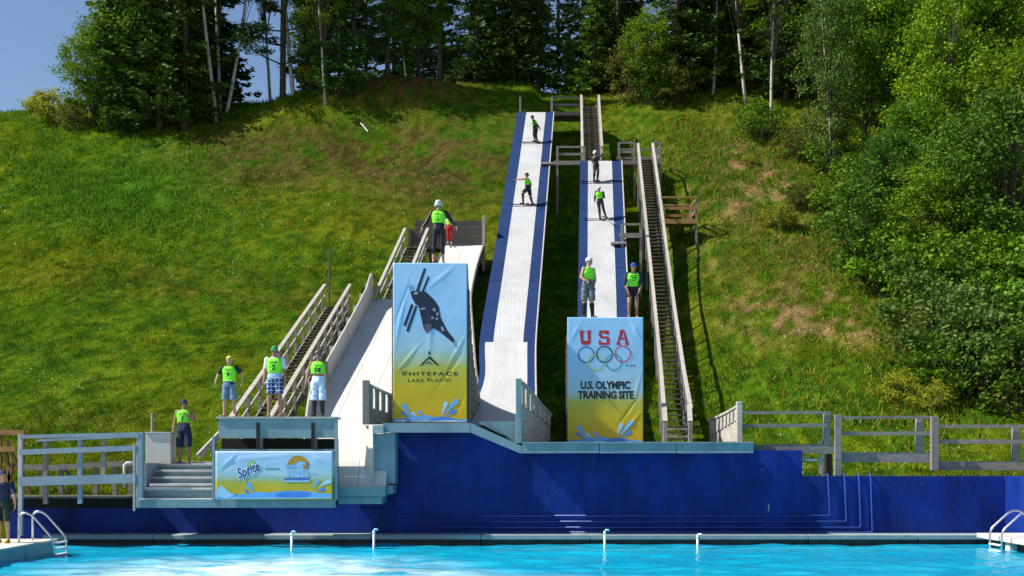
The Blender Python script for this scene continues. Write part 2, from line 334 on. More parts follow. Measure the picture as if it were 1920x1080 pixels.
# ------------------------------------------------------------------ blue pool wall
pw = thing('pool_wall', 'deep blue painted retaining wall along the back of the pool', 'wall')
MB().prism([(-3.06,.10),(7.62,.10),(7.62,2.42),(.32,2.42),(-1.05,2.88),(-3.06,2.88)], 28.0, 28.35).build('main_panel', M['navy'], pw)
MB().box(7.63, 12.95, 28.03, 28.33, .10, 1.74).build('low_panel', M['navy'], pw)
MB().box(12.96, 13.3, 8, 28.3, .10, 1.745).build('return_panel', M['navy'], pw)
MB().box(-13.2, -3.07, 28.02, 28.3, .10, .90).build('left_panel', M['navy'], pw)
MB().box(-9.74, -3.07, 28.05, 28.3, .903, 1.5).build('upper_panel', M['navy'], pw)
MB().box(-13.2, -9.75, 27.98, 28.2, .903, 1.17).build('edge_board', M['void'], pw)
for i, (pxc, pyc) in enumerate([(1556,967),(1587,978),(1614,989),(1636,998)]):
    y = 27.965; x = XP(pxc, y); z = ZP(pyc, y); top = 1.72 + .04
    MB().tube([(-2.9 + .5*i, y, z), (x-.06, y, z), (x-.015, y, z+.015), (x, y, z+.06), (x-.05, y, top), (x-.05, y+.03, top+.03), (x-.05, y+.2, top+.03)], .024, 8).build('pipe', M['navy_pipe'], pw, True)
MB().box(XP(1441,27.97)-.012, XP(1441,27.97)+.012, 27.94, 27.998, ZP(957,28), ZP(945,28)).build('bracket', M['alu'], pw)
MB().box(XP(1430,27.97)-.05, XP(1430,27.97)+.05, 27.97, 27.998, ZP(883,28), ZP(878,28)).build('bracket', M['navy_pipe'], pw)

# ------------------------------------------------------------------ launch deck with its fascia
ld = thing('launch_deck', 'raised launch deck with long grey teal fascia stepping down above the blue wall', 'deck')
F = 27.15
def fp(px, py): p = W(px, py, F); return (p.x, p.z)
MB().prism([fp(718,793),fp(881,793),fp(881,811),fp(718,811)], F, F+.06).build('fascia_board', M['teal'], ld)
MB().prism([fp(882,793),fp(978,836),fp(978,851),fp(882,811)], F+.003, F+.06).build('fascia_board', M['teal'], ld)
for a, b in ((979,1124),(1125,1268),(1269,1413)):
    MB().prism([fp(a,832),fp(b-.4,831.5),fp(b-.4,849.5),fp(a,850)], F, F+.06).build('fascia_board', M['teal'], ld)
    MB().prism([fp(a,829),fp(b-.4,828.5),fp(b-.4,831),fp(a,831.5)], F-.03, F+.12).build('cap_board', M['teal_pale'], ld)
MB().prism([fp(905,789),fp(968,789),fp(968,831)], F+.35, F+.40).build('riser_board', M['teal'], ld)
MB().prism([fp(896,791),fp(905,789.5),fp(967,832),fp(967,829)], F+.20, F+.26).build('brace_board', M['teal_pale'], ld)
for i in range(6): MB().box(fp(718,0)[0]+.01, fp(881,0)[0], F+.065+i*.27, F+.065+i*.27+.26, fp(0,793)[1]-.05, fp(0,793)[1]-.005).build('plank', M['wood'], ld)
for i in range(10): MB().box(fp(980,0)[0], fp(1412,0)[0], F+.125+i*.27, F+.125+i*.27+.26, fp(0,832)[1]-.05, fp(0,832)[1]-.005).build('plank', M['wood'], ld)
MB().prism([fp(718,811.5),fp(740,811.5),fp(740,845)], F+.07, F+.12).build('brace_board', M['teal'], ld)

# ------------------------------------------------------------------ ramps
def samp(prof, n):
    P = [Vector((p[0], p[1], p[2], p[3])) for p in prof]      # (Y, Z, xl, xr), from bottom to top
    ys = np.array([p[0] for p in P]); L = [0]
    for i in range(1, len(P)): L.append(L[-1] + math.hypot(P[i][0]-P[i-1][0], P[i][1]-P[i-1][1]))
    L = np.array(L); t = np.linspace(0, L[-1], n); out = []
    k = np.hanning(max(3, int(n/14)*2+1)); k /= k.sum(); h = len(k)//2
    for c in range(4):
        v = np.interp(t, L, [p[c] for p in P]); e = np.concatenate([v[0]+(v[1]-v[0])*np.arange(-h,0), v, v[-1]+(v[-1]-v[-2])*np.arange(1,h+1)])
        out.append(np.convolve(e, k, mode='valid'))
    return np.stack(out, 1), t
def strip(S, a, b, thick, lift, name, m, parent, smooth=True):
    """surface strip between the fractions a..b across the ramp"""
    mb = MB(); n = len(S); vs = []
    for i, (y, z, xl, xr) in enumerate(S):
        j0 = S[max(i-1,0)]; j1 = S[min(i+1,n-1)]; d = Vector((0, j1[0]-j0[0], j1[1]-j0[1])).normalized(); nn = Vector((0,-d.z,d.y))
        for f in (a, b):
            p = Vector((xl+(xr-xl)*f, y, z)); vs += [p + nn*lift, p + nn*(lift-thick)]
    fs = []
    for i in range(n-1):
        q = i*4; r = q+4
        fs += [(q,q+2,r+2,r),(q+1,r+1,r+3,q+3),(q,r,r+1,q+1),(q+2,q+3,r+3,r+2)]
    fs += [(0,1,3,2),((n-1)*4,(n-1)*4+2,(n-1)*4+3,(n-1)*4+1)]
    o = mb.add(vs, fs).build(name, m, parent)
    return o
def legs(S, parent, m, every=4, w=.12):
    for i in range(2, len(S)-1, every):
        y, z, xl, xr = S[i]
        for x in (xl+.12, xr-.12):
            g = h1(x, y)
            if z-.15 - g > .25: MB().box(x-w/2, x+w/2, y-w/2, y+w/2, g-.3, z-.16).build('post', m, parent)
def panels(S, a, b, length, thick, lift, name, m, parent, gap=.02):
    L = np.concatenate([[0], np.cumsum(np.hypot(np.diff(S[:,0]), np.diff(S[:,1])))]); k = int(L[-1]/length)
    for i in range(k):
        t = np.linspace(i*L[-1]/k + gap/2, (i+1)*L[-1]/k - gap/2, 7)
        strip(np.stack([np.interp(t, L, S[:,c]) for c in range(4)], 1), a, b, thick, lift, name, m, parent)

# left of the two tall ramps
r3 = thing('ski_ramp', 'tallest ramp, white matting between blue side strips, left of the long wooden stairs', 'ski ramp', 'steep ramps with blue sides')
S3, _ = samp([(28.6,3.12,-1.72,.40),(31,3.42,-1.58,.55),(34,3.95,-1.35,.75),(38,5.1,-1.12,.82),(42,6.75,-1.32,.90),(47,10.3,-.95,1.25),(65,23.3,.33,2.53)], 90)
strip(S3, 0, 1, .10, -.045, 'ramp_frame', M['wood_dark'], r3)
up = S3[S3[:,0] > 41.6]; lo = S3[S3[:,0] < 41.9]
strip(up, .25, .785, .04, .012, 'white_matting', M['white_mat'], r3)
panels(up, 0, .248, 1.9, .04, 0, 'side_mat', M['blue_mat'], r3); panels(up, .787, 1, 1.9, .04, 0, 'side_mat', M['blue_mat'], r3)
strip(lo, .0, .10, .04, 0, 'side_mat', M['blue_mat'], r3); strip(lo, .865, 1, .04, 0, 'side_mat', M['blue_mat'], r3)
for i in range(4):
    a = .103 + i*.19; strip(lo, a, a+.1885, .05, .02, 'run_out_panel', M['run_out'], r3)
MB().tube([Vector((s[3]+.03, s[0], s[1]+.03)) for s in S3[8:]], .035, 6).build('edge_board', M['wood_pale'], r3)
legs(S3, r3, M['wood_dark'])
# right of the two tall ramps, with its kicker behind the banner
r4 = thing('ski_ramp', 'shorter steep ramp, white matting between blue sides, ending behind the red lettered banner', 'ski ramp', 'steep ramps with blue sides')
S4, _ = samp([(28.98,5.98,1.50,3.50),(29.6,5.1,1.52,3.52),(31,4.0,1.6,3.6),(33,3.45,1.7,3.75),(35.5,3.55,1.9,3.95),(38,4.4,2.1,4.2),(41,6.0,2.4,4.5),(44.5,8.2,2.74,4.86),(57,18.1,3.65,5.84)], 90)
strip(S4, 0, 1, .10, -.045, 'ramp_frame', M['wood_dark'], r4)
strip(S4, .19, .77, .04, .012, 'white_matting', M['white_mat'], r4)
panels(S4, 0, .188, 1.9, .04, 0, 'side_mat', M['blue_mat'], r4); panels(S4, .772, 1, 1.9, .04, 0, 'side_mat', M['blue_mat'], r4)
MB().tube([Vector((s[3]+.03, s[0], s[1]+.03)) for s in S4[30:]], .035, 6).build('edge_board', M['wood_pale'], r4)
legs(S4, r4, M['wood_dark'])
MB().box(1.49, 3.50, 28.86, 28.93, 2.62, 5.93).build('front_board', M['siding'], r4)
def side_boards(S, side, ytop, parent, m, z0, step=.185, y0=None):
    """horizontal siding under the kicker curve, cut to the curve"""
    K = S[S[:,0] <= ytop]; z = z0
    while z < K[:,1].max() - .02:
        zt = z + step - .012; ok = K[K[:,1] >= zt + .02]
        if len(ok): 
            ye = ok[:,0].max() if (K[:,1] >= zt+.02).all() else K[np.argmax(K[:,1] < zt+.02)-1, 0]
            ys = (y0 if y0 else K[0,0])
            if ye - ys > .15:
                x0 = np.interp(ys, K[:,0], K[:,side]); x1 = np.interp(ye, K[:,0], K[:,side]); o = .03 if side == 3 else -.03
                MB().add([(x0,ys,z),(x0+o,ys,z),(x1+o,ye,z),(x1,ye,z),(x0,ys,zt),(x0+o,ys,zt),(x1+o,ye,zt),(x1,ye,zt)],
                         [(0,1,2,3),(7,6,5,4),(0,4,5,1),(1,5,6,2),(2,6,7,3),(3,7,4,0)]).build('siding_board', m, parent)
        z += step
side_boards(S4, 3, 34.5, r4, M['siding'], 2.62); side_boards(S4, 2, 34.5, r4, M['siding'], 2.62)
# kicker with the tall skier banner
r2 = thing('ski_ramp', 'white kicker ramp with brown board sides behind the upside-down skier banner', 'ski ramp', 'white plastic ramps')
S2, _ = samp([(27.95,7.32,-3.12,-1.15),(28.4,6.4,-3.12,-1.14),(29.1,5.6,-3.12,-1.12),(30.2,5.0,-3.13,-1.10),(33,4.40,-3.15,-1.05),(36,3.95,-3.2,-.99),(38.3,4.0,-3.25,-1.02),(41,5.4,-3.45,-1.4),(46,9.25,-3.62,-1.82),(48.3,11.0,-3.42,-1.62),(50,12.2,-3.15,-1.36)], 80)
for a_, b_ in ((0,.497),(.503,1)): panels(S2, a_, b_, 2.3, .09, 0, 'run_panel', M['white_ramp'], r2, .012)
strip(S2, .01, .99, .02, -.095, 'ramp_frame', M['wood_dark'], r2)
strip(S2[40:], 1.0, 1.03, .35, .04, 'edge_board', M['siding'], r2); strip(S2[40:], -.03, 0, .35, .04, 'edge_board', M['siding'], r2)
legs(S2[30:], r2, M['wood_dark'])
side_boards(S2, 3, 37.5, r2, M['siding'], 3.14); side_boards(S2, 2, 37.5, r2, M['siding'], 3.14)
MB().box(-3.10, -1.17, 27.82, 27.90, 3.14, 7.26).build('front_board', M['siding'], r2)
# start wall of that ramp
sw = thing('start_wall', 'dark brown board wall closing the top of the white kicker ramp', 'board wall')
for i in range(6): MB().box(XP(770 if i < 4 else 778,51), XP(905,51), 51.0, 51.06, 12.36+i*.205, 12.55+i*.205).build('board', M['wood_dark'], sw)
MB().box(XP(905,51)+.005, XP(910,51), 50.0, 51.06, 11.0, 13.62).build('end_board', M['wood_pale'], sw)
MB().box(XP(765,51), XP(769.5,51), 50.9, 51.06, 11.0, 13.2).build('post', M['wood_dark'], sw)
MB().box(XP(766,51), XP(905,51), 50.05, 50.98, 12.05, 12.2).build('platform', M['wood_dark'], sw)
for x in (-4.8, -3.9): MB().box(x, x+.12, 50.3, 50.42, h1(x,50.3)-.3, 12.04).build('post', M['wood_dark'], sw)
# broad white ramp on the left
r1 = thing('ski_ramp', 'broad low white ramp with a tall pale side wall, beside the blue banner platform', 'ski ramp', 'white plastic ramps')
S1, _ = samp([(26.95,1.40,-5.3,-3.2),(27.15,1.75,-5.3,-3.2),(27.5,2.35,-5.35,-3.2),(28.1,2.95,-5.4,-3.2),(29,3.44,-5.46,-3.2),(37,6.15,-5.64,-3.25),(45,8.95,-5.84,-3.3)], 70)
for a, b in ((0,.33),(.334,.664),(.668,1)): panels(S1, a, b, 2.4, .08, 0, 'run_panel', M['white_ramp'], r1, .012)
strip(S1, .01, .99, .02, -.085, 'ramp_frame', M['grey_side'], r1)
legs(S1[20:], r1, M['wood_dark'], 6)
# side wall on the left: plywood panels following the slope, rounded at the top end
seg = S1[S1[:,0] > 27.6]; n = 7; cut = np.linspace(27.62, 45.0, n+1)
for i in range(n):
    ys = np.linspace(cut[i]+.006, cut[i+1]-.006, 8); mb = MB(); vs = []
    for y in ys:
        z = np.interp(y, S1[:,0], S1[:,1]); x = np.interp(y, S1[:,0], S1[:,2]); hh = .62 + .35*(y-28)/17
        if i == n-1: t = (y-ys[0])/(ys[-1]-ys[0]); hh = hh + .25*math.sin(t*2.2) - .55*max(0, t-.75)/.25*max(0,t-.75)*4
        if i == 0: hh *= min(1, .45 + (y-27.6)*.5)
        vs += [(x-.005,y,z-.1),(x-.055,y,z-.1),(x-.005,y,z+hh),(x-.055,y,z+hh)]
    fs = []
    for k in range(7): q = k*4; r = q+4; fs += [(q,r,r+2,q+2),(q+1,q+3,r+3,r+1),(q+2,r+2,r+3,q+3),(q,q+1,r+1,r)]
    fs += [(0,2,3,1),(28,29,31,30)]
    MB().add(vs, fs).build('side_wall', M['grey_side'], r1)
for t in np.linspace(30, 44, 8):
    z = np.interp(t, S1[:,0], S1[:,1]); x = np.interp(t, S1[:,0], S1[:,2])
    MB().box(x-.24, x-.06, t-.05, t+.05, z+.15, z+.55+.3*(t-28)/17).build('wall_brace', M['wood_pale'], r1)
    MB().box(x-.20, x-.06, t-.05, t+.05, h1(x,t)-.2, z+.148).build('post', M['wood_dark'], r1)
# corrugated foot of the roll-off and the ledge below
pl = thing('ramp_pier', 'white end pier with its shaded front coloured grey, below the small slatted rail, left of the blue wall', 'pier')
pp = lambda px, py, Y: (XP(px,Y), ZP(py,Y))
def slab(p0, p1, Y0_, Y1_, yt, yb, th, nm, m):      # upright board whose front runs from (p0,Y0_) to (p1,Y1_)
    a0, a1 = W(p0,yb,Y0_), W(p1,yb,Y1_); z0 = ZP(yb,Y1_); z1 = ZP(yt,Y1_); vs = []
    for z in (z0, z1): vs += [(a0.x,a0.y,z),(a1.x,a1.y,z),(a1.x+.02,a1.y+th,z),(a0.x+.02,a0.y+th,z)]
    return MB().add(vs, [(0,3,2,1),(4,5,6,7),(0,1,5,4),(1,2,6,5),(2,3,7,6),(3,0,4,7)]).build(nm, m, pl)
slab(673, 699, 27.55, 27.0, 797, 909, .5, 'pale_panel', M['white_board'])
slab(699.3, 718, 27.0, 27.0, 797, 812, .3, 'cap_panel', M['white_board'])
MB().prism([pp(699.5,813,27.15),pp(740,813,27.15),pp(740,907,27.15),pp(699.5,907,27.15)], 27.25, 27.9).build('shaded_face_panel', M['teal_pale'], pl)  # shaded front of the pier, its shade put into the grey colour
lg = thing('concrete_ledge', 'grey teal ledge jutting out below the white end pier', 'ledge')
MB().prism([pp(629,913,26.75),pp(722,913,26.75),pp(722,931,26.75),pp(629,931,26.75)], 26.75, 27.9).build('slab', M['teal'], lg)
MB().prism([pp(722.5,910,27.1),pp(737,910,27.1),pp(737,926,27.1),pp(722.5,926,27.1)], 27.1, 27.9).build('step_block', M['teal'], lg)
MB().prism([pp(631,931.5,26.85),pp(716,931.5,26.85),pp(716,945,26.85),pp(631,945,26.85)], 26.85, 27.9).build('lower_slab', M['teal'], lg)

# small slatted rails at the ramp ends
def slat_rail(name, label, a, b, topc, solid, n, mslat, mpost, post_w=.12, group='slatted end rails'):
    """a,b = (px, Y, py_bottom); topc = list of py of the top edge from a to b; solid = py of the solid panel's top at a and b"""
    t = thing(name, label, 'railing', group)
    A = lambda f: (a[0]+(b[0]-a[0])*f, a[1]+(b[1]-a[1])*f, a[2]+(b[2]-a[2])*f)
    tp = lambda f: float(np.interp(f, np.linspace(0,1,len(topc)), topc)); so = lambda f: solid[0]+(solid[1]-solid[0])*f
    d = (W(b[0],b[2],b[1]) - W(a[0],a[2],a[1])); d.z = 0; d.normalize(); nn = Vector((-d.y, d.x, 0))
    def quad(f0, f1, lo, hi, th, m, nm, off=0):
        vs = []
        for f, k in ((f0,0),(f1,0),(f1,1),(f0,1)):
            px, Y, pb = A(f); py = hi(f) if k else lo(f); p = W(px, py, Y); vs += [p + nn*off, p + nn*(off+th)]
        MB().add(vs, [(0,2,4,6),(1,7,5,3),(0,1,3,2),(2,3,5,4),(4,5,7,6),(6,7,1,0)]).build(nm, m, t)
    for i in range(n):
        f = (i+.5)/n; w = .32/n; quad(f-w, f+w, so, lambda q: tp(q)+3, .03, mslat, 'slat')
    k = max(2, n//3)
    for i in range(k): quad(i/k+.004, (i+1)/k-.004, lambda f: A(f)[2], so, .035, mslat, 'lower_board', .032)
    for i in range(6): quad(i/6, (i+1)/6, lambda q: tp(q)+4.0, tp, .10, M['wood_pale'], 'top_rail', -.03)
    px, Y, pb = A(0); p0 = W(px, pb, Y); p1 = W(px, tp(0)-1, Y)
    return t
t = slat_rail('slatted_rail', 'small weathered slatted rail on the white end pier', (690,27.3,796), (737,27.9,796), [718,730,740], (762,776), 4, M['wood'], M['wood'])
MB().box(XP(680,27.2), XP(693,27.2), 27.15, 27.27, ZP(796,27.2), ZP(713,27.2)).build('post', M['wood'], t, bevel=.01)
t = slat_rail('slatted_rail', 'weathered board rail curving down beside the foot of the tallest ramp', (978,27.4,831), (1034,29.2,828), [713,727,745,763,777], (757,800), 7, M['wood_pale'], M['wood'])
MB().box(XP(967,27.3), XP(978,27.3), 27.2, 27.36, ZP(831,27.3), ZP(710,27.3)).build('post', M['teal'], t, bevel=.01)
t = slat_rail('slatted_rail', 'weathered slatted rail with dipped top at the right end of the launch deck', (1329,29.6,828), (1388,27.9,828), [786,778,768,756], (818,783), 9, M['wood_pale'], M['wood'])
MB().box(XP(1380,27.8), XP(1390,27.8), 27.68, 27.82, ZP(830,27.8), ZP(753,27.8)).build('post', M['wood_pale'], t, bevel=.01)

# ------------------------------------------------------------------ stairs
def ground_off(px, py, off, y0=29.0, y1=75.0):
    ys = np.arange(y0, y1, .02); xs = (px-960)/FPX*ys; zs = EYE + (HOR-py)/FPX*ys
    hit = np.nonzero(H(xs, ys)+off >= zs)[0]; i = int(hit[0]) if len(hit) else len(ys)-1
    return Vector((xs[i], ys[i], zs[i]))
def stairs(name, label, path, width, rise, rail_h=.9, group='wooden stairs up the hill', mrail=None, post_every=1.5, mid=True):
    t = thing(name, label, 'stairs', group); path = [Vector(p) for p in path]; mrail = mrail or M['wood_pale']
    zz = np.array([p.z for p in path]); n = int((zz[-1]-zz[0])/rise); zt = np.linspace(zz[0], zz[-1], n+1)
    xt = np.interp(zt, zz, [p.x for p in path]); yt = np.interp(zt, zz, [p.y for p in path]); dep = max(.2, (yt[-1]-yt[0])/n*.96)
    me = MB().box(-width/2+.04, width/2-.04, -dep/2, dep/2, -.045, 0).build('tread', M['tread'], t); me.location = (xt[0], yt[0], zt[0])
    for i in range(1, n+1): copyto(me, t, (xt[i], yt[i], zt[i]))
    for s in (-1, 1):
        for a, b in zip(path[:-1], path[1:]):
            d = (b-a).normalized()*.004; sd_ = Vector((width/2*s,0,0)); so = Vector((width/2*s*1.12,0,0))
            MB().beam(a+sd_+d+Vector((0,0,-.12)), b+sd_-d+Vector((0,0,-.12)), .05, .26).build('stringer', M['wood'], t)
            MB().beam(a+so+d+Vector((0,0,rail_h)), b+so-d+Vector((0,0,rail_h)), .13, .055).build('handrail', mrail, t)
            if mid: MB().beam(a+so+d+Vector((0,0,rail_h*.5)), b+so-d+Vector((0,0,rail_h*.5)), .04, .08).build('mid_rail', mrail, t)
            k = max(1, int((b-a).length/post_every))
            for i in range(k):
                p = a + (b-a)*((i+.5)/k) + so; g = h1(p.x, p.y)
                MB().box(p.x-.05, p.x+.05, p.y-.05, p.y+.05, min(g-.2, p.z-.2) if i % 2 == 0 else p.z-.25, p.z+rail_h-.03).build('post', M['wood'], t)
    return t
LS = [ground_off(1270-(822-py)*60/522, py, off) for py, off in ((822,1.0),(740,1.0),(650,1.15),(560,1.4),(480,1.9),(400,2.5),(300,2.2))]
stairs('wooden_stairs', 'long weathered stairs climbing beside the shorter blue sided ramp', LS, .72, .21, mid=False)
stairs('wooden_stairs', 'high flight of brown stairs below the top platform of the tallest ramp', [(4.33,57.6,18.3), (4.75,65,23.6)], .95, .165, .75)
stairs('wooden_stairs', 'steps with pale handrails left of the broad white ramp', [(-7.05,28.6,2.3), (-7.36,45,8.6)], .95, .16, .95)
stairs('wooden_stairs', 'short upper stairs leading to the dark board wall', [(-5.15,44.2,8.1), (-4.48,50,12.1)], .95, .2, .9)
# lowest newel rails of the long stairs
t = thing('stair_newel', 'short pale end rails at the foot of the long wooden stairs', 'railing')
for px in (1247, 1294):
    a = W(px-2, 757, 28.9); b = W(px, 790, 28.3); MB().beam(a, b, .13, .05).build('handrail', M['wood_pale'], t)
    MB().box(XP(px,28.3)-.05, XP(px,28.3)+.05, 28.2, 28.33, 2.6, ZP(792,28.3)).build('post', M['wood'], t)
for i, py in enumerate((803, 817, 828)):
    MB().box(XP(1250,28.5), XP(1291,28.5), 28.35-.0+.22*(2-i)*.6, 28.6+.22*(2-i)*.6, ZP(py,28.5)-.04, ZP(py,28.5)).build('tread', M['wood_pale'], t)
# platforms on the stairs
def platform(name, label, x0, x1, y0, y1, z, m, rails, posts, mleg, rail_h=.95, group='landings on the slope', nr=2):
    t = thing(name, label, 'platform', group); k = max(2, int((y1-y0)/.22))
    for i in range(k): MB().box(x0, x1, y0+(y1-y0)*i/k+.006, y0+(y1-y0)*(i+1)/k-.006, z-.05, z).build('plank', m, t)
    MB().box(x0, x1, y0-.04, y0-.002, z-.22, z+.002).build('rim_board', m, t)
    for (a, b) in rails:
        for q in range(nr):
            zz = z + rail_h*(1 - .5*q); MB().beam((a[0],a[1],zz), (b[0],b[1],zz), .06, .13 if q else .09).build('rail', m, t)
    for (x, y, up_) in posts: MB().box(x-.055, x+.055, y-.055, y+.055, h1(x,y)-.3, z + (rail_h if up_ else -.05)).build('post', mleg, t)
    return t
YL = LS[5].y - .3; zl = ZP(411, YL); xa, xb = XP(1239,YL), XP(1308,YL)
platform('landing', 'new orange timber landing projecting right of the long stairs', xa, xb, YL, YL+1.6, zl, M['orange_wood'], [((xa,YL),(xb,YL)),((xb,YL),(xb,YL+1.6)),((xa,YL+1.6),(xb,YL+1.6))], [(xb-.05,YL+.06,1),(xa+.05,YL+1.55,1),(xb-.05,YL+1.55,1)], M['wood'], 41*YL/FPX)
YT = LS[6].y + .1; zt_ = ZP(301, YT); X_ = lambda px: XP(px, YT)
platform('landing', 'grey timber landing at the head of the long stairs', X_(1160), X_(1240), YT, YT+1.4, zt_, M['wood'], [((X_(1160),YT+.08),(X_(1190),YT+.08)),((X_(1224),YT+.08),(X_(1240),YT+.08)),((X_(1160),YT+1.3),(X_(1240),YT+1.3)),((X_(1240),YT+.1),(X_(1240),YT+1.3))], [(X_(1161),YT+.08,1),(X_(1190),YT+.08,1),(X_(1224),YT+.08,1),(X_(1238),YT+.08,1),(X_(1238),YT+1.3,1)], M['wood'], 34*YT/FPX)
platform('landing', 'weathered start platform with plain railing on top of the tallest ramp', .25, 5.3, 65.1, 66.8, 23.35, M['wood_dark'], [((2.45,65.2),(4.35,65.2)),((2.45,66.7),(4.4,66.7))], [(.5,65.2,1),(2.43,65.2,1),(4.32,65.2,1),(5.25,65.2,1),(5.25,66.7,1)], M['wood'], .95)
platform('landing', 'narrow walkway linking the tallest ramp to the upper stairs', 2.25, 4.0, 57.5, 58.1, 18.25, M['wood'], [((2.4,57.6),(3.9,57.6))], [(2.45,57.55,1),(3.9,57.55,1)], M['wood'], .78)
platform('landing', 'narrow walkway linking the shorter blue ramp to the long stairs', 5.0, 6.0, 49.2, 49.8, 12.6, M['wood'], [((5.1,49.25),(5.95,49.25))], [(5.1,49.3,1),(5.95,49.3,1)], M['wood'], .42, nr=1)
for (lab, x0, x1, y, z) in (('pale board laid across the right side of the tallest ramp', 1.55, 2.25, 57.7, 18.15), ('pale board laid across the right side of the shorter blue ramp', 4.55, 5.25, 49.3, 12.15)):
    tag(MB().box(x0, x1, y-.14, y+.14, z-.04, z+.05).build('step_board', M['wood_pale'], bevel=.01), lab, 'board')

# ------------------------------------------------------------------ left platform, steps, railing
sp = thing('start_platform', 'grey teal platform with open dark slot where three people stand', 'platform')
Y0 = 26.35
q = lambda px, py, Y=Y0: (XP(px,Y), ZP(py,Y))
MB().prism([q(410,785),q(628,785),q(628,821),q(410,821)], Y0, Y0+.05).build('front_board', M['teal'], sp)
for i in range(4): MB().box(q(406,0)[0], q(630,0)[0], Y0-.04+i*.21, Y0-.04+i*.21+.2, ZP(785,Y0)+.003, ZP(785,Y0)+.05).build('plank', M['wood_pale'], sp)
for px in (484, 587): MB().box(XP(px-3,Y0), XP(px+3,Y0), Y0-.035, Y0-.003, ZP(842,Y0), ZP(793,Y0)).build('strut', M['black'], sp)
MB().box(q(405,0)[0], q(628,0)[0], Y0+.5, Y0+.56, ZP(950,Y0), ZP(822,Y0)).build('slot_shade_board', M['void'], sp)  # near-black colour stands for the shade inside the open slot
MB().box(q(403,0)[0], q(629,0)[0], Y0-.0, Y0+.05, ZP(848,Y0), ZP(842,Y0)).build('banner_beam', M['teal'], sp)
MB().prism([q(403,849),q(629,849),q(629,936),q(403,936)], Y0+.02, Y0+.05).build('skirt_board', M['teal'], sp)
MB().box(q(262,0)[0], q(629,0)[0], Y0+.003, Y0+.09, ZP(952,Y0), ZP(937,Y0)).build('base_board', M['teal'], sp)
for px in (400.5, 630): MB().box(XP(px-2.5,Y0), XP(px+2.5,Y0), Y0-.02, Y0+.12, ZP(938,Y0), ZP(818 if px < 500 else 784,Y0)).build('corner_post', M['teal_pale'], sp)
for px in (484, 587): MB().box(XP(px-3,Y0), XP(px+3,Y0), Y0+.3, Y0+.36, ZP(940,Y0), ZP(822,Y0)).build('stud', M['wood'], sp)
# steps
ss = thing('concrete_steps', 'five broad grey painted steps left of the platform', 'steps')
levels = [(262,404,935,26.40),(266,403,915,26.72),(281,402,907,27.04),(281,402,894,27.36),(281,402,881,27.68),(281,402,869,28.0)]
for i, (a, b, py, Y) in enumerate(levels):
    z = ZP(py, Y); x0 = XP(a,Y); x1 = XP(b,Y)
    MB().box(x0, x1, Y+.02, Y+.42, z-.32 if i else .99, z-.062).build('riser', M['teal'], ss)
    MB().box(x0-.01, x1, Y-.03, Y+.36 if i < 5 else Y+1.0, z-.06, z).build('tread', M['step'], ss, bevel=.008)  # lit tops put into the colour: treads lighter than the risers
MB().box(XP(272,27.2), XP(279,27.2), 27.0, 27.9, ZP(912,27.2), ZP(868,27.2)).build('side_cheek', M['teal_pale'], ss)
lan = MB().box(XP(300,28.4), XP(412,28.4), 28.4, 29.6, 1.75, ZP(866,28.4)).build('landing_slab', M['concrete'], ss)
MB().beam(W(372,856,28.6), W(414,812,29.2), .08, .16).build('side_rail', M['wood_pale'], ss)
bxp = thing('panel_box', 'white boxed-in panel beside the steps', 'panel box')
MB().box(XP(273,27.9), XP(320,27.9), 27.9, 28.35, ZP(870,27.9), ZP(812,27.9)).build('body', M['white_board'], bxp, bevel=.01)
MB().box(XP(272,27.9), XP(321,27.9), 27.86, 28.38, ZP(812,27.9)+.002, ZP(810,27.9)+.002).build('lid', M['white_board'], bxp)
tag(MB().box(XP(258,26.6), XP(270,26.6), 26.5, 26.66, ZP(952,26.6), ZP(811,26.6)).build('thick_post', M['teal_pale'], bevel=.012), 'thick blue grey post at the left end of the steps', 'post')
tag(MB().box(XP(250,26.3), XP(254,26.3), 26.27, 26.33, ZP(958,26.3), ZP(833,26.3)).build('thin_post', M['wood_pale'], bevel=.006), 'thin pale post in front of the thick blue grey post', 'post')
tag(MB().tube([(XP(285,29.5),29.5,1.0),(XP(285,29.5),29.5,ZP(775,29.5))], .035, 8).build('stake', M['wood_pale']), 'short pale stake standing behind the white panel box', 'post')
tag(MB().tube([(XP(617,45.2),45.2,6.5),(XP(617,45.2),45.2,ZP(465,45.2))], .035, 6).build('pole', M['wood_dark']), 'thin dark pole standing at the top of the left steps', 'post')
# railing of the walkway left of the steps
rl = thing('walkway_railing', 'blue grey timber railing left of the steps', 'railing')
Y1 = 26.5
for (a, b, ya, yb, hh) in ((36,262,819,814,7),(70,262,826,818,4),(36,256,848,840,10),(36,256,903,897,17)):
    MB().beam(W(a,ya,Y1), W(b,yb,Y1+.02), .06, hh*Y1/FPX).build('rail', M['teal_pale'], rl)
for px, t0, t1, m in ((36,815,1005,'alu'),(83,820,945,'wood'),(148,814,945,'teal_pale'),(192,816,898,'wood')):
    MB().box(XP(px-4,Y1), XP(px+4,Y1), Y1+.035, Y1+.13, ZP(t1,Y1), ZP(t0,Y1)).build('post', M[m], rl, bevel=.008)
for i in range(6): MB().box(-13.2, -9.62, 26.66+i*.22, 26.87+i*.22, 1.20, 1.25).build('plank', M['wood_dark'], rl)
rf = thing('rear_fence', 'low grey rail fence on the grass behind the walkway', 'fence')
for a, b, ya, yb in ((40,112,876,877),(112,180,876,872),(180,262,872,868)): MB().beam(W(a,ya,28.9), W(b-.5,yb,28.9), .05, .15).build('rail', M['wood'], rf)
for px in (80, 115, 180, 216, 245): MB().box(XP(px-4,29), XP(px+4,29), 28.94, 29.05, .8, ZP(870,29)).build('post', M['wood'], rf)
MB().beam(W(120,876,29.1), W(146,915,29.1), .06, .08).build('brace', M['wood'], rf)
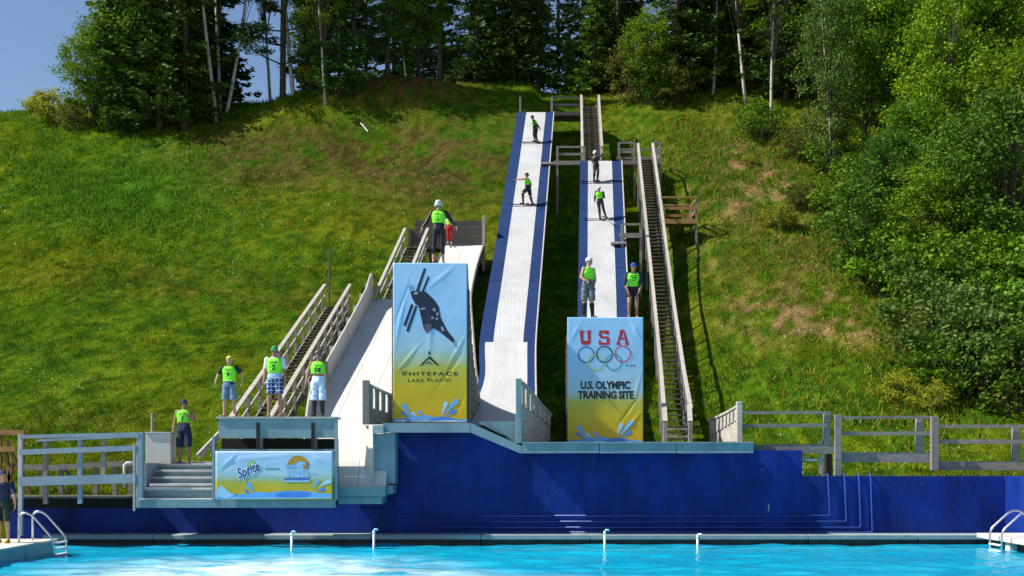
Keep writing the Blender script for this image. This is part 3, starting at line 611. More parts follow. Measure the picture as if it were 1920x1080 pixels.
wf = thing('timber_frame', 'reddish timber frame with diagonal braces at the far left', 'timber frame')
for a, b in (((-10,811),(46,811)),((-10,842),(30,842))): MB().beam(W(*a,29.2), W(*b,29.2), .07, .14).build('rail', M['orange_wood'], wf)
for a, b in (((0,805),(0,905)),((42,812),(42,905)),((10,845),(20,905)),((12,826),(60,935)),((16,905),(24,868))): MB().beam(W(*a,29.28), W(*b,29.28), .09, .09).build('post', M['rust_wood'], wf)
tag(MB().tube([W(233,915,27.6), W(233,872,27.6), W(238,868,27.6), W(250,868,27.6)], .035, 8).build('bent_pipe', M['white_pvc'], smooth=True), 'bent white pipe beside the thin pale post', 'pipe')

# ------------------------------------------------------------------ right fence sections
def fence(label, pa, pb, rails, board, posts, Y):
    t = thing('rail_fence', label, 'fence', 'timber fence sections on the right')
    for (ya, yb, hh) in rails: MB().beam(W(pa,ya,Y), W(pb,yb,Y), .05, hh*Y/FPX).build('rail', M['wood'], t)
    if board: MB().beam(W(board[0],board[2],Y+.08), W(board[1],board[3],Y+.08), .06, board[4]*Y/FPX).build('base_board', M['wood'], t)
    for (px, t0, t1, w, dy, m) in posts: MB().box(XP(px-w/2,Y), XP(px+w/2,Y), Y+dy, Y+dy+.12, ZP(t1,Y), ZP(t0,Y)).build('post', M[m], t, bevel=.01)
    return t
fence('timber fence section between the dipped slatted rail and the first thick post', 1390, 1552, [(774,773.5,5),(799,797,7)], (1413,1562,842,841,17), [(1552,771,834,12,.04,'wood')], 28.3)
fence('timber fence section in the middle with the highest front posts', 1572, 1748, [(783.5,782,5),(813,812,7)], (1577,1744,857,858,19), [(1569,778,892,13,-.13,'wood'),(1727,784,848,14,.05,'wood'),(1750,781,882,14,-.13,'wood')], 28.4)
fence('timber fence section at the right edge', 1758, 1990, [(799.5,799,6),(828,828,8)], (1758,1990,873,874,17), [(1908,797,866,14,.05,'wood')], 28.5)
dp = thing('drain_frame', 'pale post with a short white pipe beside the notch in the blue wall', 'post')
MB().box(XP(1535,28.45), XP(1542,28.45), 28.4, 28.47, 1.4, ZP(827,28.45)).build('post', M['wood_pale'], dp)
MB().tube([W(1500,862,28.44), W(1534,863,28.44)], .03, 8).build('pipe', M['white_pvc'], dp, True)
MB().box(XP(1547,28.7), XP(1558,28.7), 28.6, 28.75, 1.4, ZP(851,28.7)).build('dark_post', M['void'], dp)

# ------------------------------------------------------------------ pool ladders and pipes
def ladder(label, pts, rungs, parent_loc=None):
    t = thing('pool_ladder', label, 'ladder', 'steel pool ladders')
    for p in pts:
        P = [Vector(v) for v in p]; out = [P[0]]
        for i in range(1, len(P)-1):
            a = (P[i-1]-P[i]).normalized(); b = (P[i+1]-P[i]).normalized(); r = min(.13, (P[i-1]-P[i]).length*.45, (P[i+1]-P[i]).length*.45)
            for k in range(5):
                s = k/4; out.append((P[i]+a*r)*(1-s)**2 + P[i]*2*s*(1-s) + (P[i]+b*r)*s**2)
        out.append(P[-1]); MB().tube(out, .024, 10).build('side_rail', M['steel'], t, True)
    for a, b in rungs: MB().beam(a, b, .11, .035).build('rung', M['white_pvc'], t, bevel=.008)
    return t
def lad_left(Y): return [W(60 if Y < 24.2 else 76, 1010 if Y < 24.2 else 1006, Y), W(60 if Y < 24.2 else 76, 972, Y), W(72 if Y < 24.2 else 88, 964, Y), W(82 if Y < 24.2 else 98, 966, Y)]
la = [Vector((-11.05,23.9,.33)), Vector((-11.05,23.9,.93)), Vector((-10.92,23.9,1.0)), Vector((-10.75,23.9,.93)), Vector((-10.28,23.9,.40)), Vector((-10.28,23.9,-.25))]
lb = [v + Vector((.03,.62,0)) for v in la]
ladder('steel pool ladder at the left deck near the photographing person', [la, lb], [((-10.28,23.93,z),(-10.25,24.49,z)) for z in (.30,.17,.03)])
ra = [Vector((12.35,25.0,.33)), Vector((12.35,25.0,.85)), Vector((12.15,25.0,.97)), Vector((11.95,25.0,.93)), Vector((11.48,25.0,.50)), Vector((11.48,25.0,-.25))]
rb = [v + Vector((.0,.62,0)) for v in ra]
ladder('steel pool ladder at the right edge', [ra, rb], [((11.48,25.03,z),(11.48,25.59,z)) for z in (.16,.02)])
for i, (px, t0, b0, lab) in enumerate([(547,999,1036,'leftmost white pipe standing in the water'),(701,995,1030,'white pipe in the water below the upside-down skier banner'),(1134,996,1029,'white pipe in the water below the red lettered banner'),(1308,1004,1027,'shortest and rightmost white pipe standing in the water')]):
    Y = EYE*FPX/(b0-HOR); x = XP(px,Y); z = ZP(t0,Y)
    t = thing('bubbler_pipe', lab, 'pipe', 'white pipes standing in the pool')
    MB().tube([(x,Y,-.4),(x,Y,z)], .03, 10).build('riser', M['white_pvc'], t, True)
    MB().tube([(x,Y,z-.01),(x+.02,Y-.02,z+.03),(x+.07,Y-.04,z+.03),(x+.11,Y-.05,z+.02)], .027, 8).build('elbow', M['turq_paint'] if i < 3 else M['white_pvc'], t, True)
    MB().tube([(x,Y,z-.07),(x,Y,z-.02)], .037, 10).build('collar', M['white_pvc'], t, True)

# stray white stick lying on the slope
g0 = ground_at(676, 236); g1 = ground_at(690, 252)
tag(MB().tube([g0 + Vector((0,0,.12)), g1 + Vector((0,0,.10))], .032, 6).build('white_stick', M['white_pvc']), 'short white stick lying on the upper slope', 'stick')
# ------------------------------------------------------------------ banners
def banner_material(name, stops, z0, z1):
    m = bpy.data.materials.new(name); N, L = nodes(m); p = N['Principled BSDF']; p.inputs['Roughness'].default_value = .38; p.inputs['Specular IOR Level'].default_value = .45
    g = N.new('ShaderNodeNewGeometry'); s = N.new('ShaderNodeSeparateXYZ'); L.new(g.outputs['Position'], s.inputs[0])
    n = N.new('ShaderNodeTexNoise'); n.inputs['Scale'].default_value = 1.6; n.inputs['Detail'].default_value = 3; L.new(g.outputs['Position'], n.inputs[0])
    r = N.new('ShaderNodeMapRange'); r.inputs[1].default_value = z0; r.inputs[2].default_value = z1; L.new(s.outputs[2], r.inputs[0])
    a = N.new('ShaderNodeMath'); a.operation = 'MULTIPLY_ADD'; L.new(n.outputs[0], a.inputs[0]); a.inputs[1].default_value = .08; L.new(r.outputs[0], a.inputs[2])
    b = N.new('ShaderNodeMath'); b.operation = 'SUBTRACT'; L.new(a.outputs[0], b.inputs[0]); b.inputs[1].default_value = .04
    cr = N.new('ShaderNodeValToRGB'); L.new(b.outputs[0], cr.inputs[0]); e = cr.color_ramp.elements
    e[0].position = stops[0][0]; e[0].color = (*stops[0][1],1); e[1].position = stops[-1][0]; e[1].color = (*stops[-1][1],1)
    for pos, c in stops[1:-1]: q_ = e.new(pos); q_.color = (*c,1)
    L.new(cr.outputs[0], p.inputs['Base Color'])
    w = N.new('ShaderNodeTexNoise'); w.inputs['Scale'].default_value = 7; w.inputs['Detail'].default_value = 2; w.inputs['Distortion'].default_value = 1.5; L.new(g.outputs['Position'], w.inputs[0])
    bp = N.new('ShaderNodeBump'); bp.inputs['Strength'].default_value = .10; bp.inputs['Distance'].default_value = .03; L.new(w.outputs[0], bp.inputs['Height']); L.new(bp.outputs[0], p.inputs['Normal'])
    return m
INK = {}
def ink(name, c, rough=.4):
    if name not in INK: INK[name] = mat('print_'+name, c, rough, .06, 2, spec=.4)
    return INK[name]
class Banner:
    def __init__(s, name, label, Y, x0, x1, yt, yb, stops, wrinkles, group='printed banners'):
        s.Y = Y; s.x0, s.x1 = XP(x0,Y), XP(x1,Y); s.z1, s.z0 = ZP(yt,Y), ZP(yb,Y); s.wr = wrinkles; s.n = 0
        nx, nz = 70, int(70*(s.z1-s.z0)/(s.x1-s.x0)); X, Z = np.meshgrid(np.linspace(s.x0,s.x1,nx), np.linspace(s.z0,s.z1,nz))
        YY = Y + s.disp(X, Z); me = grid_mesh(name, X, YY, Z)
        s.o = obj(name, me, banner_material(name+'_print', stops, s.z0, s.z1)); tag(s.o, label, 'banner', group)
        sol = s.o.modifiers.new('thick', 'SOLIDIFY'); sol.thickness = .004; sol.offset = -1
    def disp(s, X, Z):
        u = (X-s.x0)/(s.x1-s.x0); v = (Z-s.z0)/(s.z1-s.z0); d = 0
        for (cu, cv, ang, wid, ln, amp) in s.wr:
            a = math.radians(ang); du = (u-cu)*(s.x1-s.x0); dv = (v-cv)*(s.z1-s.z0)
            al = du*math.cos(a)+dv*math.sin(a); ac = -du*math.sin(a)+dv*math.cos(a)
            d = d - amp*np.exp(-(ac/wid)**2 - (al/ln)**2)
        d = d + .012*(fbm(X*1.3, Z*1.1, 5, 3)-.5)*2
        e = np.minimum(np.minimum(u, 1-u), np.minimum(v, 1-v)); return d*np.clip(e*7, 0, 1)
    def put(s, name, polys, m, lift=1, cell=.035, parent=None, world=False):
        """polygons given in photo pixels -> cut to a grid and laid on the cloth"""
        bm = bmesh.new()
        for P in polys:
            vs = [bm.verts.new((p[0], 0, p[1]) if world else (XP(p[0],s.Y), 0, ZP(p[1],s.Y))) for p in P]
            if len(vs) > 2: bm.faces.new(vs)
        bmesh.ops.triangulate(bm, faces=bm.faces[:])
        return s.finish(name, bm, m, lift, cell, parent)
    def finish(s, name, bm, m, lift, cell, parent=None):
        xs = [v.co.x for v in bm.verts]; zs = [v.co.z for v in bm.verts]
        for ax, lo, hi in ((0,min(xs),max(xs)), (2,min(zs),max(zs))):
            t = math.floor(lo/cell)*cell + cell
            while t < hi:
                no = Vector((0,0,0)); no[ax] = 1; co = Vector((0,0,0)); co[ax] = t
                bmesh.ops.bisect_plane(bm, geom=bm.verts[:]+bm.edges[:]+bm.faces[:], plane_co=co, plane_no=no); t += cell
        X = np.array([v.co.x for v in bm.verts]); Z = np.array([v.co.z for v in bm.verts]); D = s.disp(X, Z)
        for v, d in zip(bm.verts, D): v.co.y = s.Y + float(d) - .0024*(1+lift)
        bmesh.ops.recalc_face_normals(bm, faces=bm.faces[:])
        me = bpy.data.meshes.new(name); bm.to_mesh(me); bm.free()
        return obj(name, me, m, parent or s.o)
    def text(s, name, txt, px, py, wpx, hpx, m, bold=.0, space=1.0, slant=0.0, rot=0.0, lift=1, parent=None, cell=.035):
        """text centred at (px,py), fitted to wpx x hpx photo pixels"""
        cu = bpy.data.curves.new(name, 'FONT'); cu.body = txt; cu.offset = bold; cu.space_character = space; cu.shear = slant; cu.resolution_u = 3
        o = bpy.data.objects.new(name, cu); COL.objects.link(o); bpy.context.view_layer.update()
        me = bpy.data.meshes.new_from_object(o.evaluated_get(bpy.context.evaluated_depsgraph_get())); bpy.data.objects.remove(o)
        bm = bmesh.new(); bm.from_mesh(me); bpy.data.meshes.remove(me)
        xs = [v.co.x for v in bm.verts]; ys = [v.co.y for v in bm.verts]; x0, x1, y0, y1 = min(xs), max(xs), min(ys), max(ys)
        k = s.Y/FPX; cx, cz = XP(px,s.Y), ZP(py,s.Y); c, sn = math.cos(rot), math.sin(rot)
        for v in bm.verts:
            a = ((v.co.x-x0)/(x1-x0)-.5)*wpx*k; b = ((v.co.y-y0)/(y1-y0)-.5)*hpx*k
            v.co = (cx + a*c - b*sn, 0, cz + a*sn + b*c)
        return s.finish(name, bm, m, lift, cell, parent)
SKYB = (.30,.53,.78); PALE = (.36,.53,.56); OLIVE = (.45,.42,.05); GOLD = (.56,.39,.005)
def drop(cx, cy, ln, wd, ang, n=9):
    """teardrop with its point at (cx,cy) and round end ln away"""
    a = math.radians(ang); P = []
    for i in range(n+1):
        t = -110 + 220*i/n; t = math.radians(t); P.append((ln-wd/2 + math.cos(t)*wd/2, math.sin(t)*wd/2))
    P = [(0,0)] + P
    return [(cx + x*math.cos(a) - y*math.sin(a), cy - x*math.sin(a) - y*math.cos(a)) for x, y in P]
def splash(b, x0, x1, yb, sc, yw=12):
    deep = ink('deep_blue', (.06,.24,.72)); mid = ink('splash_blue', (.13,.42,.85)); pale = ink('pale_blue', (.36,.62,.88))
    w = x1-x0; N_ = 28
    top = [(x0+.5+(w-1)*i/N_, yb-yw*sc*(.75+.30*math.sin(i/N_*7.0-1.2)+.12*math.sin(i*1.1))) for i in range(N_+1)]
    b.put('wave', [top + [(x1-.5, yb-.8), (x0+.5, yb-.8)]], mid, 1)
    top2 = [(x0+w*.42+w*.5*i/18, yb-2*sc-yw*.75*sc*math.sin(math.pi*i/18)) for i in range(19)]
    b.put('wave', [top2], deep, 2)
    b.put('wave', [[(x0+.8+(w-1.6)*i/20, yb-3.2*sc-1.6*sc*math.sin(i*.9)) for i in range(21)] + [(x1-.8, yb-1.0), (x0+.8, yb-1.0)]], pale, 3)
    for (fx, dy, ln, wd, ang, m) in ((.26,10,30,9,128,mid),(.24,9,22,7,150,deep),(.33,9,16,6,140,pale),(.42,10,17,6,135,mid),(.64,11,30,8,68,pale),(.66,12,42,9,47,mid),(.70,11,24,8,32,deep)):
        b.put('splash_drop', [drop(x0+w*fx, yb-dy*sc, ln*sc, wd*sc, ang)], m, 2)
# tall banner with the upside-down skier
b1 = Banner('tall_banner', 'tall blue to yellow banner with an upside-down skier silhouette', 27.72, 737, 876, 493, 792,
    [(0,GOLD),(.20,GOLD),(.33,OLIVE),(.45,PALE),(.62,SKYB),(1,(.34,.57,.80))],
    [(.05,.55,78,.045,.9,.022),(.1,.72,70,.03,.6,-.016),(.75,.95,40,.05,.5,.02),(.92,.5,60,.03,.5,.018),(.8,.35,55,.035,.5,-.015),(.2,.4,50,.03,.45,.014),(.6,.93,130,.04,.35,.014),(.95,.15,65,.04,.4,-.014),(.5,.55,88,.06,.6,.01)])
zc = lambda L_: [(730+x/3.43, 485+y/3.43) for x, y in L_]
navy = ink('navy_black', (.012,.022,.05)); logo = ink('logo_black', (.02,.025,.012))
b1.put('skier_silhouette', [zc(P) for P in ([(222,62),(237,66),(188,215),(170,208)], [(248,112),(259,120),(222,215),(207,212)], [(140,290),(156,298),(106,436),(90,428)], [(168,300),(182,306),(124,474),(108,464)])], navy, 1)
b1.put('skier_silhouette', [zc([(135,212),(165,206),(235,214),(290,265),(318,310),(330,380),(338,422),(368,455),(420,522),(414,543),(378,515),(320,467),(285,447),(262,452),(240,480),(222,452),(226,416),(212,388),(206,348),(204,318),(166,290),(145,252)])], navy, 2)
b1.put('skier_face', [zc([(224,420),(272,424),(277,448),(243,480),(224,452)])], ink('plum', (.10,.08,.12)), 3)
b1.put('suit_marks', [zc(P) for P in ([(200,318),(232,316),(232,326),(201,328)],[(282,318),(298,322),(294,340),(280,336)],[(305,345),(318,350),(314,368),(302,362)],[(270,372),(288,376),(284,390),(268,386)],[(300,378),(314,382),(310,396),(298,392)],[(330,440),(345,436),(355,462),(340,470)],[(158,216),(184,214),(182,230),(160,232)])], ink('suit_grey', (.28,.34,.42)), 3)
b1.put('glove', [zc([(122,175),(136,165),(160,180),(152,205),(130,205)]), zc([(415,545),(430,540),(442,562),(430,575),(420,562)])], ink('glove_blue', (.16,.32,.55)), 1)
b1.put('mountain_logo', [zc(P) for P in ([(255,628),(262,628),(325,688),(302,684),(256,642)],[(254,628),(255,642),(214,684),(190,694)],[(225,681),(254,662),(288,681),(256,672)],[(250,612),(256,585),(264,604),(259,621)])], logo, 1)
tx = lambda x: 730+x/3.43; ty = lambda y: 485+y/3.43
b1.text('lettering', 'W', tx(96), ty(738), 10.5, 9.5, logo, .02); b1.text('lettering', 'HITEFACE', tx(284), ty(740), 92, 7.2, logo, .02, 1.25)
b1.text('lettering', 'L', tx(128), ty(781), 4.2, 7.2, logo, .02); b1.text('lettering', 'AKE', tx(181), ty(782.5), 24, 5.4, logo, .015, 1.2)
b1.text('lettering', 'P', tx(254), ty(779.5), 5.4, 7.2, logo, .02); b1.text('lettering', 'LACID', tx(333), ty(781), 37, 5.4, logo, .015, 1.2)
splash(b1, 738, 876, 792, 1.0)
# banner with the rings
b2 = Banner('ring_banner', 'blue to yellow banner with red letters and five interlaced rings', 28.66, 1064, 1206, 595, 832,
    [(0,GOLD),(.22,(.54,.42,.01)),(.33,OLIVE),(.42,PALE),(.60,(.30,.52,.72)),(1,(.31,.56,.82))],
    [(.9,.9,120,.05,.4,.022),(.8,.96,125,.03,.3,-.016),(.95,.5,75,.04,.6,.018),(.85,.3,55,.03,.5,-.018),(.93,.22,50,.03,.5,.02),(.1,.5,110,.04,.5,.014),(.12,.9,60,.05,.4,.014),(.3,.38,20,.04,.5,.012),(.05,.2,95,.04,.5,.01)])
uz = lambda L_: [(1060+x/4.406, 590+y/4.406) for x, y in L_]
red = ink('red', (.50,.02,.045)); blk = ink('black', (.015,.015,.018))
U = [[(120,130),(158,130),(158,145),(150,145),(150,215),(126,215),(126,145),(120,145)], [(180,130),(216,130),(216,145),(210,145),(210,215),(187,215),(187,145),(180,145)], [(126,215.5),(150,215.5),(152,230),(160,234),(177,234),(185,230),(187,215.5),(210,215.5),(205,240),(190,250),(146,250),(131,240)]]
Sx = [[(284,130),(355,130),(360,134),(360,165),(344,165),(338,148),(302,148),(280,148),(280,134)], [(276,148.5),(301.5,148.5),(301.5,174),(306,178.5),(282,178.5),(276,172)], [(282,179),(345,179),(362,186),(366,198),(342,198),(336,197),(292,197)], [(342,198.5),(366,198.5),(366,230),(342,230)], [(276,210),(292,210),(300,230.5),(366,230.5),(366,240),(356,250),(276,250)]]
A = [[(452,124),(484,124),(484,138),(458,200),(437,200),(462,138),(452,138)], [(484.5,124),(492,138),(512,200),(490,200),(484.5,172)], [(460,190),(483.8,190),(483.8,206),(456,206)], [(437,200.5),(455,200.5),(445,236),(424,236)], [(484,200.5),(512,200.5),(522,236),(498,236),(492,206),(484,206)], [(420,236.5),(458,236.5),(458,250),(420,250)], [(490,236.5),(526,236.5),(526,250),(490,250)]]
b2.put('lettering', [uz(p) for p in U], red, 1); b2.put('lettering', [uz(p) for p in Sx], red, 1); b2.put('lettering', [uz(p) for p in A], red, 1)
for i, (cx_, cy_, c, nm) in enumerate([(172,330,(.03,.07,.36),'ring_blue'),(250,395,(.42,.55,.05),'ring_lime'),(323,328,(.015,.015,.02),'ring_black'),(401,393,(.02,.28,.30),'ring_teal'),(475,325,(.52,.03,.06),'ring_red')]):
    R0, R1 = 69, 60; polys = []
    for k in range(40):
        a0 = 2*math.pi*k/40; a1 = 2*math.pi*(k+1)/40
        polys.append(uz([(cx_+R0*math.cos(a0),cy_+R0*math.sin(a0)),(cx_+R0*math.cos(a1),cy_+R0*math.sin(a1)),(cx_+R1*math.cos(a1),cy_+R1*math.sin(a1)),(cx_+R1*math.cos(a0),cy_+R1*math.sin(a0))]))
    b2.put('ring', polys, ink(nm, c), 1 + i*.3)
b2.put('lettering', [uz([(x,414),(x+18,414),(x+18,424),(x,424)]) for x in (500,530,558)], ink('small_print', (.03,.06,.16)), 1)
ux = lambda x: 1060+x/4.406; uy = lambda y: 590+y/4.406
b2.text('lettering', 'U.S. OLYMPIC', ux(331), uy(582), 93, 15.3, blk, .042, .96); b2.text('lettering', 'TRAINING SITE', ux(335), uy(663), 105, 15.3, blk, .042, .96)
splash(b2, 1065, 1206, 832, 1.0)
# wide banner on the platform
b3 = Banner('wide_banner', 'wide blue to yellow banner hung on the platform below three people', 26.27, 404, 624, 846, 937,
    [(0,(.56,.38,.005)),(.22,(.54,.41,.015)),(.36,OLIVE),(.50,PALE),(.72,(.34,.55,.72)),(1,(.50,.66,.84))],
    [(.10,.75,42,.03,.35,.022),(.14,.8,45,.03,.35,-.016),(.9,.8,150,.04,.4,.016),(.85,.55,165,.03,.5,.012),(.5,.9,5,.03,1.2,.012),(.5,.5,175,.05,.8,.008)])
sz = lambda L_: [(400+x/8.348, 835+y/8.348) for x, y in L_]
sx_ = lambda x: 400+x/8.348; sy_ = lambda y: 835+y/8.348
wht = ink('white', (.75,.78,.82)); dbl = ink('logo_blue', (.02,.06,.28)); lime = ink('lime', (.35,.55,.06))
b3.put('logo_leaf', [sz([(530,340),(530,300),(560,260),(610,240),(650,245),(640,290),(600,330),(560,352)])], lime, 1)
b3.put('logo_leaf', [sz([(560,356),(602,334),(644,292),(662,270),(650,320),(610,350)])], ink('dark_green', (.02,.12,.05)), 2)
b3.text('lettering', 'Sprite', sx_(556), sy_(405), 47, 28, wht, .085, .92, .25, .38, 3, cell=.04); b3.text('lettering', 'Sprite', sx_(556), sy_(405), 44, 25, dbl, .02, 1.0, .25, .38, 4, cell=.04)
b3.text('lettering', 'presents', sx_(930), sy_(372), 26, 4.6, ink('steel_blue', (.10,.20,.28)), .03)
arc = []
for k in range(24):
    a0 = math.pi*(1.02-.92*k/24)-.1; a1 = math.pi*(1.02-.92*(k+1)/24)-.1
    w0 = 120*math.sin(math.pi*min(1,(k+.0)/24))**.6*(.95-.5*k/24)+8; w1 = 120*math.sin(math.pi*min(1,(k+1)/24))**.6*(.95-.5*(k+1)/24)+8; R = 175
    f = lambda a, w: (1330+(R-w)*math.cos(a), 345-(R-w)*math.sin(a)*1.05)
    arc.append(sz([f(a0,0),f(a1,0),f(a1,w1),f(a0,w0)]))
b3.put('logo_sun', arc, ink('amber', (.52,.26,.02)), 1)
b3.put('logo_sun', [sz([(1395,290),(1425,285),(1445,405),(1415,400)]), sz([(1450,260),(1495,250),(1490,330),(1465,400),(1450,360)])], ink('copper', (.36,.17,.04)), 2)
bl_ = ink('letter_blue', (.20,.48,.80))
b3.text('lettering', 'WET \'N', sx_(1270), sy_(345), 34, 9.5, bl_, .06, 1.0, lift=3, cell=.04)
b3.text('lettering', 'WILD', sx_(1305), sy_(440), 46, 14.5, wht, .10, 1.0, lift=3, cell=.04); b3.text('lettering', 'WILD', sx_(1305), sy_(440), 43.5, 12.3, bl_, .045, 1.05, lift=4, cell=.04)
b3.put('logo_bar', [sz([(1110,512),(1520,506),(1515,545),(1108,548)])], ink('bar_blue', (.10,.18,.55)), 2)
b3.put('logo_bar', [sz([(1110,550),(1515,547),(1500,572),(1115,574)])], ink('pale_blue', (.36,.62,.88)), 2)
b3.put('splash_drop', [drop(sx_(1530), sy_(700), 26, 6, 52)], ink('splash_blue', (.13,.42,.85)), 2)
b3.put('splash_drop', [drop(sx_(1640), sy_(640), 27, 9, 24)], ink('pale_blue', (.36,.62,.88)), 2)
b3.put('splash_drop', [drop(sx_(1590), sy_(720), 20, 7, 15)], ink('deep_blue', (.06,.24,.72)), 2)
b3.put('splash_drop', [drop(sx_(640), sy_(735), 22, 9, 125)], ink('splash_blue', (.13,.42,.85)), 2)
b3.put('splash_drop', [drop(sx_(580), sy_(745), 12, 6, 150)], ink('deep_blue', (.06,.24,.72)), 2)
b3.put('splash_drop', [sz([(60,700),(120,620),(200,690),(320,790),(200,830),(60,800)])], ink('pale_blue', (.36,.62,.88)), 2)
b3.put('wave', [sz([(45,845),(45,690),(110,700),(230,760),(400,800),(520,760),(660,730),(800,740),(950,745),(1100,715),(1300,712),(1480,720),(1640,750),(1850,760),(1850,828)])], ink('splash_blue', (.13,.42,.85)), 1)
b3.put('wave', [sz([(950,790),(1050,745),(1200,722),(1380,722),(1540,750),(1480,790),(1250,805)])], ink('deep_blue', (.06,.24,.72)), 3)
b3.put('wave', [sz([(60,838),(300,822),(600,825),(900,815),(1300,818),(1845,812),(1845,826),(900,836)])], ink('pale_blue', (.36,.62,.88)), 3)
# ------------------------------------------------------------------ people
def skin(c): return mat('skin', c, .55, .08, 20, spec=.3)
SK = {'fair': skin((.52,.29,.20)), 'tan': skin((.38,.20,.125)), 'dark': skin((.20,.11,.075))}
CL = {}
def cloth(name, c, rough=.8, **k):
    if name not in CL: CL[name] = mat('cloth_'+name, c, rough, k.pop('var', .12), k.pop('scale', 14), .25, 60, **k)
    return CL[name]
def plaid():
    m = bpy.data.materials.new('cloth_plaid'); N, L = nodes(m); p = N['Principled BSDF']; p.inputs['Roughness'].default_value = .85
    g = N.new('ShaderNodeNewGeometry'); mp = N.new('ShaderNodeMapping'); mp.inputs['Rotation'].default_value = (math.radians(90),0,0); L.new(g.outputs['Position'], mp.inputs[0])
    b = N.new('ShaderNodeTexBrick'); b.offset = 0; b.inputs['Scale'].default_value = 9; b.inputs['Brick Width'].default_value = .9; b.inputs['Row Height'].default_value = .9; b.inputs['Mortar Size'].default_value = .09
    b.inputs['Color1'].default_value = (.015,.03,.13,1); b.inputs['Color2'].default_value = (.03,.06,.22,1); b.inputs['Mortar'].default_value = (.45,.52,.65,1)
    L.new(mp.outputs[0], b.inputs[0]); L.new(b.outputs[0], p.inputs['Base Color']); return m
CL['plaid'] = plaid()
VEST = cloth('neon_green', (.24,.88,.035), .6, var=.06)
EYE_M = mat('eye_dark', (.03,.025,.02), .2, .0); LIP = mat('lip', (.30,.10,.08), .5, .0)
def caps(mb, a, b, ra, rb, n=10):
    a = Vector(a); b = Vector(b); d = (b-a); L_ = d.length or 1e-5; d = d/L_; pts = []; rs = []
    for k in range(4): t = math.pi/2*(1-k/3.0); pts.append(a - d*ra*math.sin(t)); rs.append(max(ra*math.cos(t), ra*.02))
    for k in range(1,4): pts.append(a+(b-a)*k/4); rs.append(ra+(rb-ra)*k/4)
    for k in range(4): t = math.pi/2*k/3.0; pts.append(b + d*rb*math.sin(t)); rs.append(max(rb*math.cos(t), rb*.02))
    mb.tube(pts, rs, n)
def ellipsoid(mb, c, ax, r, n=14, m=9):
    c = Vector(c); o = len(mb.v)
    for i in range(m+1):
        t = math.pi*i/m - math.pi/2; t = max(min(t, math.pi/2-.03), -math.pi/2+.03)
        for k in range(n):
            a = 2*math.pi*k/n; mb.v.append(tuple(c + ax[0]*(r[0]*math.cos(t)*math.cos(a)) + ax[1]*(r[1]*math.cos(t)*math.sin(a)) + ax[2]*(r[2]*math.sin(t))))
    for i in range(m):
        for k in range(n): k2 = (k+1)%n; mb.f.append((o+i*n+k, o+i*n+k2, o+(i+1)*n+k2, o+(i+1)*n+k))
    mb.f.append(tuple(o+k for k in reversed(range(n)))); mb.f.append(tuple(o+m*n+k for k in range(n)))
STAND = dict(pelvis=(0,0,.53), waist=(0,.004,.62), chest=(0,0,.735), nb=(0,.006,.825), head=(0,-.008,.928), look=(0,-1,-.05), latS=(1,0,0), latH=(1,0,0),
    shL=(-.108,.008,.805), elL=(-.138,.018,.635), wrL=(-.150,-.015,.495), fiL=(-.148,-.04,.40), shR=(.108,.008,.805), elR=(.138,.018,.635), wrR=(.150,-.015,.495), fiR=(.148,-.04,.40),
    hiL=(-.052,0,.515), knL=(-.060,-.012,.285), anL=(-.063,.012,.045), toL=(-.078,-.095,.016), hiR=(.052,0,.515), knR=(.060,-.012,.285), anR=(.063,.012,.045), toR=(.078,-.095,.016))
